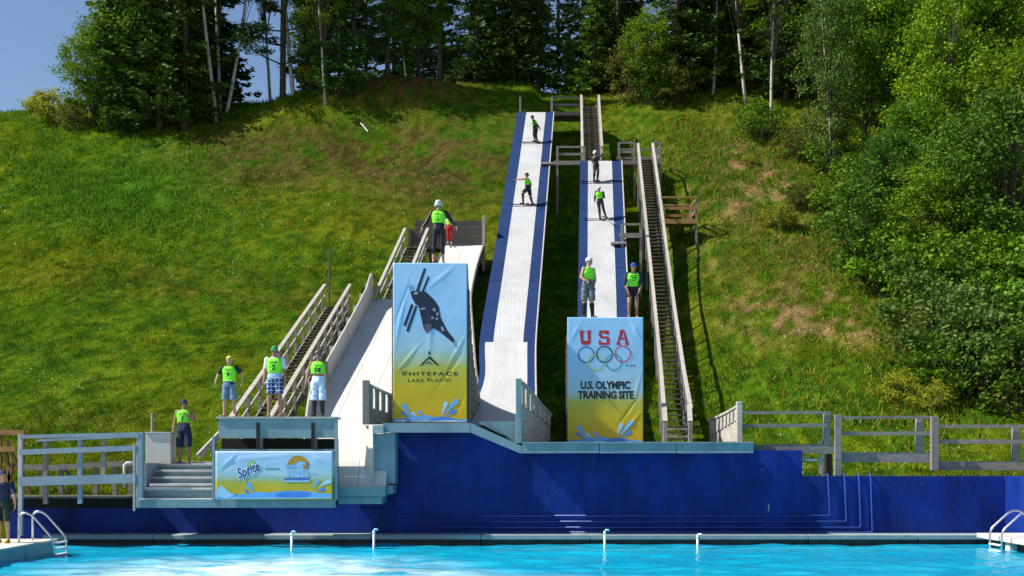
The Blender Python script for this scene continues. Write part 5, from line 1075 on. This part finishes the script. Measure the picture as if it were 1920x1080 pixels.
def birch_bark():
    m = mat('white_birch_bark', (.50,.47,.42), .7, .1, 6, .2, 20, (1,1,1)); N = m.node_tree.nodes; L = m.node_tree.links; p = N['Principled BSDF']; src = p.inputs['Base Color'].links[0].from_socket
    g = N.new('ShaderNodeNewGeometry'); mp = N.new('ShaderNodeMapping'); mp.inputs['Scale'].default_value = (1.5,1.5,5); L.new(g.outputs['Position'], mp.inputs[0]); n = N.new('ShaderNodeTexNoise'); n.inputs['Scale'].default_value = 2.2; n.inputs['Detail'].default_value = 4; L.new(mp.outputs[0], n.inputs[0])
    r = N.new('ShaderNodeMapRange'); r.inputs[1].default_value = .60; r.inputs[2].default_value = .66; L.new(n.outputs[0], r.inputs[0]); mx = N.new('ShaderNodeMix'); mx.data_type = 'RGBA'; L.new(r.outputs[0], mx.inputs[0]); L.new(src, mx.inputs[6]); mx.inputs[7].default_value = (.05,.045,.04,1); L.new(mx.outputs[2], p.inputs['Base Color']); return m
BIRCH = birch_bark()
def leaves(name, C, D, size, aspect, rng, m):
    """rhombic leaves at centres C with long axis near D"""
    n = len(C); D = D/np.maximum(np.linalg.norm(D, axis=1, keepdims=True), 1e-6); R = rng.normal(size=(n,3)); S = np.cross(D, R); S /= np.maximum(np.linalg.norm(S, axis=1, keepdims=True), 1e-6)
    s = (size*(.6+.8*rng.random(n)))[:,None]; a = C-D*s*.5; b = C+S*s*aspect*.5; c = C+D*s*.5; d = C-S*s*aspect*.5
    V = np.stack([a,b,c,d], 1).reshape(-1,3); me = bpy.data.meshes.new(name)
    me.vertices.add(4*n); me.vertices.foreach_set('co', V.astype(np.float32).ravel()); me.loops.add(4*n); me.loops.foreach_set('vertex_index', np.arange(4*n, dtype=np.int32))
    me.polygons.add(n); me.polygons.foreach_set('loop_start', np.arange(0,4*n,4,dtype=np.int32)); me.polygons.foreach_set('loop_total', np.full(n,4,np.int32)); me.update(calc_edges=True); me.materials.append(m); return me
def trunk_mesh(name, paths, m, n=7):
    mb = MB()
    mi = []
    for pts, r in paths:
        k = len(mb.f); mb.tube(pts, r, n); mi += [1 if (m is BIRCH and max(r) < .05) else 0]*(len(mb.f)-k)
    me = bpy.data.meshes.new(name); me.from_pydata(mb.v, [], mb.f); me.update(); me.shade_smooth(); me.materials.append(m); me.materials.append(BARK); me.polygons.foreach_set('material_index', np.array(mi, np.int32)); return me
def spruce(seed, Ht=14, Rm=2.6, m='spruce', base=.06, dens=1.0, droop=.25):
    r = np.random.default_rng(seed); C = []; D = []; paths = [([(0,0,-.5),(0.02,0,Ht*.5),(0,0,Ht*.985)], [.013*Ht,.008*Ht,.01])]
    z = Ht*base
    while z < Ht*.985:
        f = z/Ht; R0 = Rm*(1-f)**.85*(.8+.4*r.random())+.12; nb = int(5+3*r.random()) if f < .85 else 4
        for k in range(nb):
            a = r.random()*6.283; L_ = R0*(.65+.5*r.random()); dirx, diry = math.cos(a), math.sin(a); k_ = max(6, int(L_*22*dens)); t = r.random(k_)**.7*.97+.03
            zz = z - droop*L_*t*1.1 + .16*L_*t**3; spread = .05+.22*L_*t*(1.05-t)*1.6; o = r.normal(size=k_)*spread
            c = np.stack([dirx*L_*t-diry*o, diry*L_*t+dirx*o, zz + r.normal(size=k_)*.06 - np.abs(o)*.25], 1); C.append(c)
            D.append(np.stack([dirx-diry*np.sign(o)*.7+0*t, diry+dirx*np.sign(o)*.7+0*t, np.full(k_,-.25)], 1)+r.normal(size=(k_,3))*.25)
            if k % 2 == 0: paths.append(([(0,0,z),(dirx*L_*.75, diry*L_*.75, z-droop*L_*.7)], [.03,.008]))
        z += .30+.22*(1-f)*r.random()
    return leaves('crown', np.concatenate(C), np.concatenate(D), .34, .40, r, LM[m]), trunk_mesh('trunk', paths, BARK, 6)
def pine(seed, Ht=15, m='pine'):
    r = np.random.default_rng(seed); C = []; D = []; paths = [([(0,0,-.5),(.05,0,Ht*.5),(0,.05,Ht*.97)], [.17,.12,.02])]
    z = Ht*.12
    while z < Ht*.97:
        f = z/Ht
        for k in range(int(2+2*r.random())):
            a = r.random()*6.283; L_ = (2.6*(1-f)**.5+.4)*(.5+.7*r.random()); dx, dy = math.cos(a), math.sin(a); up = .12*L_
            paths.append(([(0,0,z),(dx*L_*.6,dy*L_*.6,z-.05),(dx*L_,dy*L_,z+up)], [.045,.025,.006]))
            for q_ in range(int(5+L_*4)):
                t = .35+.65*r.random(); o = r.normal()*.25*L_*t*.6; c0 = np.array([dx*L_*t-dy*o, dy*L_*t+dx*o, z+up*t**2+r.normal()*.05]); kk = 26
                C.append(c0+r.normal(size=(kk,3))*[.2,.2,.06]); D.append(r.normal(size=(kk,3))*[1,1,.35]+[0,0,.2])
        z += .7+.7*r.random()
    return leaves('crown', np.concatenate(C), np.concatenate(D), .26, .22, r, LM[m]), trunk_mesh('trunk', paths, BARK, 7)
def broad(seed, Ht=10, Rx=3.0, z0=.25, m='leaf', bark=None, clumps=150, per=90, size=.17, stems=1, lean=0.0, spread=.33):
    r = np.random.default_rng(seed); C = []; D = []; paths = []; tr = .0068*Ht; tips = []
    for s in range(stems):
        a0 = r.random()*6.283; off = .0 if stems == 1 else .25; lx = lean + (r.normal()*.05 if stems == 1 else math.cos(a0)*.16); ly = r.normal()*.05 if stems == 1 else math.sin(a0)*.16
        pts = [Vector((math.cos(a0)*off+lx*t*Ht+.12*math.sin(t*5+s), math.sin(a0)*off+ly*t*Ht, -.5+(t*Ht*(.92 if Ht > 5 else .6)+.5*t))) for t in np.linspace(0,1,7)]
        paths.append((pts, [tr*(1-.9*t)*(1 if stems == 1 else 1.0)+.012 for t in np.linspace(0,1,7)])); tips.append(pts)
    lob = r.normal(size=(7,3)); lob /= np.linalg.norm(lob, axis=1, keepdims=True); la = .75+.5*r.random(7)
    for k in range(clumps):
        v = r.normal(size=3); v /= np.linalg.norm(v); w = np.exp(3*(lob@v)); rad = (w*la).sum()/w.sum(); rr = rad*(r.random()**.40)
        f = .5+.5*v[2]*rr; zc_ = Ht*(z0+(1-z0)*np.clip(f,0,1.05)); wid = Rx*(1-.35*max(0, f-.55)/.45)
        c0 = np.array([v[0]*rr*wid, v[1]*rr*wid, zc_]); ti = tips[r.integers(stems)]; j = min(6, max(1, int(np.clip((zc_/Ht-.12)/.9,0,1)*6))); b = ti[j]
        c0[:2] += np.array([b.x, b.y])*(.9 if stems > 1 or lean else .3)
        if k % 3 == 0: paths.append(([ti[max(0,j-1)], (Vector(c0)+ti[j])/2+Vector((0,0,-.1)), Vector(c0)], [.0012*Ht+.006,.008,.003] if bark is BIRCH else [.003*Ht+.005,.015,.004]))
        kk = int(per*(.5+r.random())); sg = spread*(.7+.6*r.random())*Rx/3
        p = c0 + r.normal(size=(kk,3))*[sg,sg,sg*.62]; C.append(p); D.append(r.normal(size=(kk,3))*[1,1,.6]+np.array([v[0],v[1],-.35])*.5)
    return leaves('crown', np.concatenate(C), np.concatenate(D), size, .62, r, LM[m]), trunk_mesh('trunk', paths, bark or BARK, 6)
PR = {'spruceA': spruce(1,14,2.5), 'spruceB': spruce(2,16,2.9,dens=.9), 'spruceC': spruce(3,12,2.2), 'spruceL': spruce(4,9,2.0,'spruce_light',.04), 'pineA': pine(5), 'pineB': pine(6,14),
      'leafA': broad(11,10,2.8,.16,'leaf'), 'leafB': broad(12,11,3.2,.14,'leaf',clumps=200), 'leafC': broad(13,10,2.8,.12,'leaf_bright',clumps=180), 'darkA': broad(14,10,3.0,.10,'leaf_dark',clumps=190),
      'birchA': broad(15,13,2.0,.36,'leaf_bright',BIRCH,110,55,.15), 'birchB': broad(16,14,1.9,.42,'leaf',BIRCH,100,55,.15,lean=.03), 'birchT': broad(17,14,2.2,.62,'leaf',BIRCH,70,50,.15,stems=3),
      'poplar': broad(18,12,2.3,.10,'leaf_grey',BIRCH,210,70,.15), 'shrubA': broad(21,3.2,1.7,.05,'leaf_dark',None,90,60,.13,stems=4,spread=.3), 'shrubB': broad(22,2.8,1.7,.04,'leaf',None,90,60,.13,stems=4,spread=.3),
      'shrubO': broad(23,2.6,1.5,.04,'olive',None,80,55,.12,stems=4,spread=.3), 'shrubY': broad(24,1.6,1.2,.04,'yellow',None,70,50,.10,stems=5,spread=.3), 'shrubG': broad(25,3.0,1.9,.03,'leaf_grey',None,100,60,.13,stems=4,spread=.3)}
ORD = ['first','second','third','fourth','fifth','sixth','seventh','eighth','ninth','tenth','eleventh','twelfth','thirteenth','fourteenth','fifteenth','sixteenth']
def tree(kind, name, label, cat, px=None, py=None, scale=1.0, rot=None, group=None, p=None, sx=1.0, Y=None, sink=.15):
    if p is None:
        p = ground_at(px, py) if Y is None else Vector((XP(px,Y), Y, h1(XP(px,Y),Y)))
    t = thing(name, label, cat, group, (p.x, p.y, p.z-sink)); t.rotation_euler = (0,0, random.random()*6.283 if rot is None else rot); t.scale = (scale*sx, scale*sx, scale)
    c, k = PR[kind]; obj('trunk', k, None, t); obj('crown', c, None, t)
    return t
T = lambda *a, **k: tree(*a, **k)
# --- left cluster
GL = 'trees of the left cluster'
T('spruceL','spruce_tree','feathery light green conifer at the left outer edge of the left cluster','tree',200,240,1.45,sx=.95,group=GL)
T('spruceL','spruce_tree','lower light green conifer beside the feathery outer one','tree',228,244,.95,group=GL)
T('leafC','leafy_tree','smaller bright green leafy tree low at the left of the cluster','tree',172,240,.75,group=GL)
T('leafA','leafy_tree','mid green leafy tree in the left cluster, just right of the light conifers','tree',258,236,1.15,sx=.85,group=GL)
T('spruceA','spruce_tree','dark spruce in front of the left cluster, near its middle','tree',300,246,1.3,group=GL)
T('spruceB','spruce_tree','dark spruce in the left cluster beside the white birch stems','tree',348,243,1.15,group=GL)
T('spruceC','spruce_tree','smaller dark spruce low in the left cluster','tree',232,248,.75,group=GL)
T('spruceL','spruce_tree','low dark conifer at the foot of the birch stems','tree',384,226,.5,group=GL)
T('birchT','birch_tree','three white birch stems rising at the right of the left cluster','tree',410,224,1.25,rot=.9,group=GL)
for i, (px, py) in enumerate(((250,205),(285,185),(318,205),(345,180),(372,190))): T('spruceB','spruce_tree',ORD[i]+' dark spruce from the left in the back of the left cluster','tree'  ,px,py,1.2+.25*random.random(),group='back row of the left cluster')
T('spruceB','spruce_tree','narrow tall dark spruce behind the leftmost birch stem','tree',384,200,1.3,sx=.62,group=GL); T('spruceA','spruce_tree','narrow dark spruce behind the rightmost birch stem','tree',412,186,1.35,sx=.6,group=GL)
T('shrubY','goldenrod_shrub','yellow green bush at the left foot of the left cluster','shrub',112,232,1.45); T('shrubO','goldenrod_shrub','olive bush beside the yellow green bush at far left','shrub',142,243,.85); T('shrubY','goldenrod_shrub','low yellow bush on the left skyline','shrub',75,212,.8)
# --- ridge
GR = 'trees along the ridge'
T('pineA','pine_tree','sparse pine with layered branches against the sky','tree',530,140,1.25,rot=.4,group=GR)
T('birchB','birch_tree','thin pale birch beside the sparse pine','tree',508,142,1.25,group=GR); T('birchB','birch_tree','slender leaning birch just right of the sparse pine','tree',552,138,1.4,rot=2.2,group=GR)
T('leafA','leafy_tree','leafy tree behind the light green birch on the ridge','tree',p=Vector((XP(590,68.5),68.5,h1(XP(590,68.5),68.5))),scale=.75,group=GR); T('shrubY','bush','yellow bush at the foot of the light green birch','shrub',585,150,.9)
T('spruceC','spruce_tree','small spruce on the skyline right of the sparse pine','tree',572,138,.34,group=GR)
T('birchA','birch_tree','light green birch at the left end of the ridge woods','tree',p=Vector((XP(610,66.8),66.8,h1(XP(610,66.8),66.8))),scale=.95,group=GR)
T('spruceA','spruce_tree','dark narrow spruce behind the dirt mound','tree',p=Vector((XP(636,67.3),67.3,h1(XP(636,67.3),67.3))),scale=.95,sx=.8,group=GR); T('pineB','pine_tree','dark pine with bare trunk behind the dirt mound','tree',p=Vector((XP(664,68.2),68.2,h1(XP(664,68.2),68.2))),scale=1.05,group=GR); T('pineA','pine_tree','tall dark pine right of the dirt mound crest','tree',727,118,1.05,rot=3.,group=GR)
T('birchA','birch_tree','light green birch between the dark pines','tree',762,132,.62,group=GR); T('spruceL','spruce_tree','young light green conifer right of the dirt mound','tree',758,138,.45,group=GR)
T('leafA','leafy_tree','mid green leafy tree on the ridge left of centre','tree',790,140,.8,group=GR)
T('pineB','pine_tree','dark pine with thick trunk standing on the ridge edge','tree',824,146,1.05,rot=1.2,group=GR); T('spruceB','spruce_tree','dark spruce right of the thick pine trunk','tree',895,148,.9,group=GR)
T('spruceA','spruce_tree','dark spruce above the tallest ramp','tree',962,152,1.0,group=GR); T('spruceC','spruce_tree','narrower dark spruce above the tallest ramp','tree',1010,152,1.1,sx=.85,group=GR)
T('spruceL','spruce_tree','light green conifer standing forward on the ridge','tree',1112,158,.95,group=GR); T('spruceL','spruce_tree','small light green conifer beside the bigger light one','tree',1066,156,.5,group=GR)
T('spruceB','spruce_tree','broad dark spruce right of the light green conifer','tree',1160,158,1.05,group=GR)
T('leafA','leafy_tree','olive leafy tree at the right end of the ridge','tree',1218,192,.62,group=GR); T('shrubO','bush','olive bush below the right end of the ridge','shrub',1195,190,1.3); T('shrubO','bush','olive bush right of the ridge end','shrub',1255,198,1.1); T('shrubA','bush','dark bush at the ridge end above the stairs','shrub',1230,196,1.0)
for i in range(15): T(('spruceB','spruceA','pineA','spruceB')[i%4],'spruce_tree',ORD[i]+' dark conifer from the left in the back row of the ridge woods','tree',610+i*43+random.uniform(-14,14),Y=80+8*random.random(),scale=.95+.3*random.random(),group='back row of the ridge woods')
# --- woods right of the ramps
GB = 'birches at the wood edge'
T('birchB','birch_tree','white birch trunk left of the tallest pale trunk','tree',1336,178,1.05,rot=.3,group=GB); T('birchB','birch_tree','tallest white birch trunk at the wood edge','tree',1401,198,1.15,rot=2.,group=GB); T('birchB','birch_tree','white birch right of the tallest pale trunk','tree',1446,255,1.0,rot=4.,group=GB); T('birchA','birch_tree','leafy birch deeper in the dark wood','tree',1490,150,1.0,group=GB)
for i, (px, py) in enumerate(((1270,180),(1300,165),(1318,120),(1345,150),(1385,160),(1408,110),(1430,165),(1475,190),(1498,110),(1520,180))): T(('spruceB','spruceA','spruceC')[i%3],'spruce_tree',ORD[i]+' dark spruce from the left in the shady wood right of the ramps','tree',px,py,1.0+.2*random.random(),group='dark wood right of the ramps')
GP = 'leafy trees on the right bank'
T('poplar','leafy_tree','silvery green tree at the left front of the right bank','tree',1560,345,1.0,sx=.72,group=GP); T('leafA','leafy_tree','mid green tree with pale trunk on the right bank','tree',1620,300,1.15,sx=.75,group=GP); T('poplar','leafy_tree','tall silvery green tree behind the mid green one','tree',1640,240,1.25,sx=.72,group=GP)
T('leafB','leafy_tree','broad green tree high on the right bank','tree',1700,300,1.2,sx=.8,group=GP); T('leafC','leafy_tree','bright green tree in the middle of the right bank','tree',1760,380,1.1,sx=.75,group=GP); T('leafB','leafy_tree','wide green tree at the upper right','tree',1830,300,1.05,group=GP); T('leafC','leafy_tree','bright green tree at the right edge','tree',1895,420,.9,group=GP)
T('darkA','leafy_tree','dark leafy tree filling the right edge','tree',1880,560,.95,group=GP); T('darkA','leafy_tree','dark leafy tree below the bright green one','tree',1800,520,.75,group=GP); T('leafA','leafy_tree','green tree low on the right bank above the grey bush','tree',1750,560,.62,group=GP); T('darkA','leafy_tree','dark rounded tree standing over the straw patch','tree',1660,470,.58,group=GP)
T('leafB','leafy_tree','large green tree at the top right corner','tree',1960,330,1.2,group=GP); T('darkA','leafy_tree','dark green tree behind the silvery trees','tree',1580,220,1.0,group=GP); T('leafA','leafy_tree','green tree right of the dark gap in the bank','tree',1720,430,.7,group=GP)
for i in range(12): T(('darkA','leafB','spruceB')[i%3],'leafy_tree',ORD[i]+' tree from the left in the back row above the right bank','tree',1540+i*42+random.uniform(-15,15),Y=66+14*random.random(),scale=1.1+.3*random.random(),group='back row above the right bank')
GS = 'bushes of the right bank'
for i, (k, px, py, s, lab) in enumerate([('shrubB',1610,420,1.2,'green bush left of the dark rounded tree'),('shrubA',1620,520,1.25,'dark bush casting shade on the straw patch'),('shrubB',1690,560,1.2,'green bush right of the straw patch'),('shrubA',1740,640,1.25,'dark green bush below the low green tree'),('shrubG',1800,690,1.3,'grey leaved bush low on the right bank'),('shrubG',1850,745,1.3,'grey leaved bush just above the right fence'),('shrubA',1900,700,1.4,'dark bush at the right edge above the fence'),('shrubO',1735,690,1.0,'olive bush left of the grey leaved bushes'),('shrubA',1925,780,1.2,'dark bush behind the last fence post'),('shrubB',1800,610,1.4,'green bush in the middle of the right thicket'),('shrubB',1870,620,1.5,'big green bush in the right thicket'),('shrubA',1690,480,1.4,'dark bush under the rounded tree'),('shrubB',1565,330,1.0,'green bush at the left foot of the silvery tree'),('shrubO',1500,300,.8,'olive bush below the birches'),('shrubB',1430,265,.9,'green bush at the foot of the white birch'),('shrubY',1400,310,.45,'small yellow bush on the dry bank'),('shrubO',1500,395,.6,'olive bush in the middle of the dry bank'),('shrubY',1700,760,.8,'yellowish bush above the middle fence'),('shrubO',1655,430,1.0,'olive bush under the dark rounded tree'),('shrubY',1745,770,.7,'yellowish bush left of the grey bush by the fence'),('shrubY',1465,430,.8,'low yellow bush above the straw patch'),('shrubB',1770,750,.9,'green bush between the yellowish bush and the grey bush')]):
    T(k,'bush',lab,'shrub',px,py,s,group=GS)

# --- grass blades, weeds and flowers over the slope
def blades(name, n, X, Y, hgt, wid, col, rng, lean=.5, m=None):
    Z = H(X, Y); a = rng.random(n)*6.283; ux, uy = np.cos(a), np.sin(a); ln = hgt*(.5+rng.random(n)); w = wid*(.6+.8*rng.random(n))
    lx = rng.normal(size=n)*lean*ln; ly = rng.normal(size=n)*lean*ln
    V = np.empty((n,3,3)); V[:,0] = np.stack([X-ux*w, Y-uy*w, Z-.02], 1); V[:,1] = np.stack([X+ux*w, Y+uy*w, Z-.02], 1); V[:,2] = np.stack([X+lx, Y+ly, Z+ln], 1)
    me = bpy.data.meshes.new(name); me.vertices.add(3*n); me.vertices.foreach_set('co', V.astype(np.float32).ravel()); me.loops.add(3*n); me.loops.foreach_set('vertex_index', np.arange(3*n, dtype=np.int32))
    me.polygons.add(n); me.polygons.foreach_set('loop_start', np.arange(0,3*n,3,dtype=np.int32)); me.polygons.foreach_set('loop_total', np.full(n,3,np.int32)); me.update(calc_edges=True)
    at_ = me.color_attributes.new('Col', 'FLOAT_COLOR', 'POINT'); c4 = np.concatenate([np.repeat(col,3,0), np.ones((3*n,1))], 1); at_.data.foreach_set('color', c4.astype(np.float32).ravel())
    o = obj(name, me, m); o['kind'] = 'stuff'; return o
def blade_material():
    m = bpy.data.materials.new('grass_blade'); N, L = nodes(m); p = N['Principled BSDF']; p.inputs['Roughness'].default_value = .7; p.inputs['Specular IOR Level'].default_value = 0.03
    at_ = N.new('ShaderNodeAttribute'); at_.attribute_name = 'Col'; L.new(at_.outputs[0], p.inputs['Base Color']); t = N.new('ShaderNodeBsdfTranslucent'); L.new(at_.outputs[0], t.inputs[0]); ms = N.new('ShaderNodeMixShader'); ms.inputs[0].default_value = .35
    L.new(p.outputs[0], ms.inputs[1]); L.new(t.outputs[0], ms.inputs[2]); L.new(ms.outputs[0], N['Material Output'].inputs[0]); return m
BM = blade_material()
def scatter(n, rng):
    Y = 28.4 + (86-28.4)*rng.random(n)**1.15; px = np.where(rng.random(n) < .80, rng.uniform(-40, 1960, n), rng.uniform(-520, 2440, n)); X = XP(px, Y)
    ok = ~((X > -9.2) & (X < 6.6) & (Y < 30.2)); ok &= ~((X > -13) & (X < -8) & (Y < 28.5))
    return X[ok], Y[ok]
X, Y = scatter(860000, RNG); n = len(X); col = ground_colour(X, Y, H(X, Y))*(.6+1.1*RNG.random((n,1))); tall = fbm(X*.35, Y*.35, 55)
blades('grass', n, X, Y, np.where(Y < 40, .05, .075)+.09*sstep(.48,.78,tall), .016, col, RNG, .6, BM)
# taller weeds, thick on the right bank and in the lush patch on the left
X, Y = scatter(420000, RNG); Zs = H(X, Y); px = 960+FPX*X/Y; py = HOR-FPX*(Zs-EYE)/Y
den = 1.0*patch(px,py,1450,330,170,110) + .8*patch(px,py,250,370,170,80) + .55*patch(px,py,60,290,160,100) + .9*patch(px,py,1720,700,90,110) + .6*patch(px,py,1560,470,140,70) + .5*patch(px,py,1290,270,90,60) + .25*patch(px,py,1500,720,220,60) + 1.2*((X > 8) & (Y < 30)) + .5*patch(px,py,620,140,60,14)+.4*patch(px,py,560,185,140,30)
k = RNG.random(len(X)) < den*sstep(.3,.6,fbm(X*.8,Y*.8,61))*1.2; X, Y = X[k], Y[k]; n = len(X); px = px[k]
wc = np.where((RNG.random((n,1)) < .45) & (px[:,None] > 1240), [.21,.19,.02], [.085,.190,.012])*(.6+.9*RNG.random((n,1)))
blades('weeds', n, X, Y, .26, .035, wc, RNG, .55, BM)
X, Y = scatter(11000, RNG); n = len(X); fc = np.where(RNG.random((n,1)) < .5, [.70,.70,.60], [.55,.48,.03])
k = fbm(X*.2,Y*.2,90) > .47; X, Y, fc = X[k], Y[k], fc[k]
blades('wildflowers', len(X), X, Y, .07, .028, fc, RNG, .3, BM)

n = 5200; X = RNG.uniform(8.7, 14.2, n); Y = RNG.uniform(28.36, 28.75, n); k = fbm(X*1.4, Y*2, 33) > .40; X, Y = X[k], Y[k]; n = len(X)
blades('ground_cover', n, X, Y, .16, .035, np.array([.26,.32,.025])*(.5+.9*RNG.random((n,1))), RNG, .6, BM)
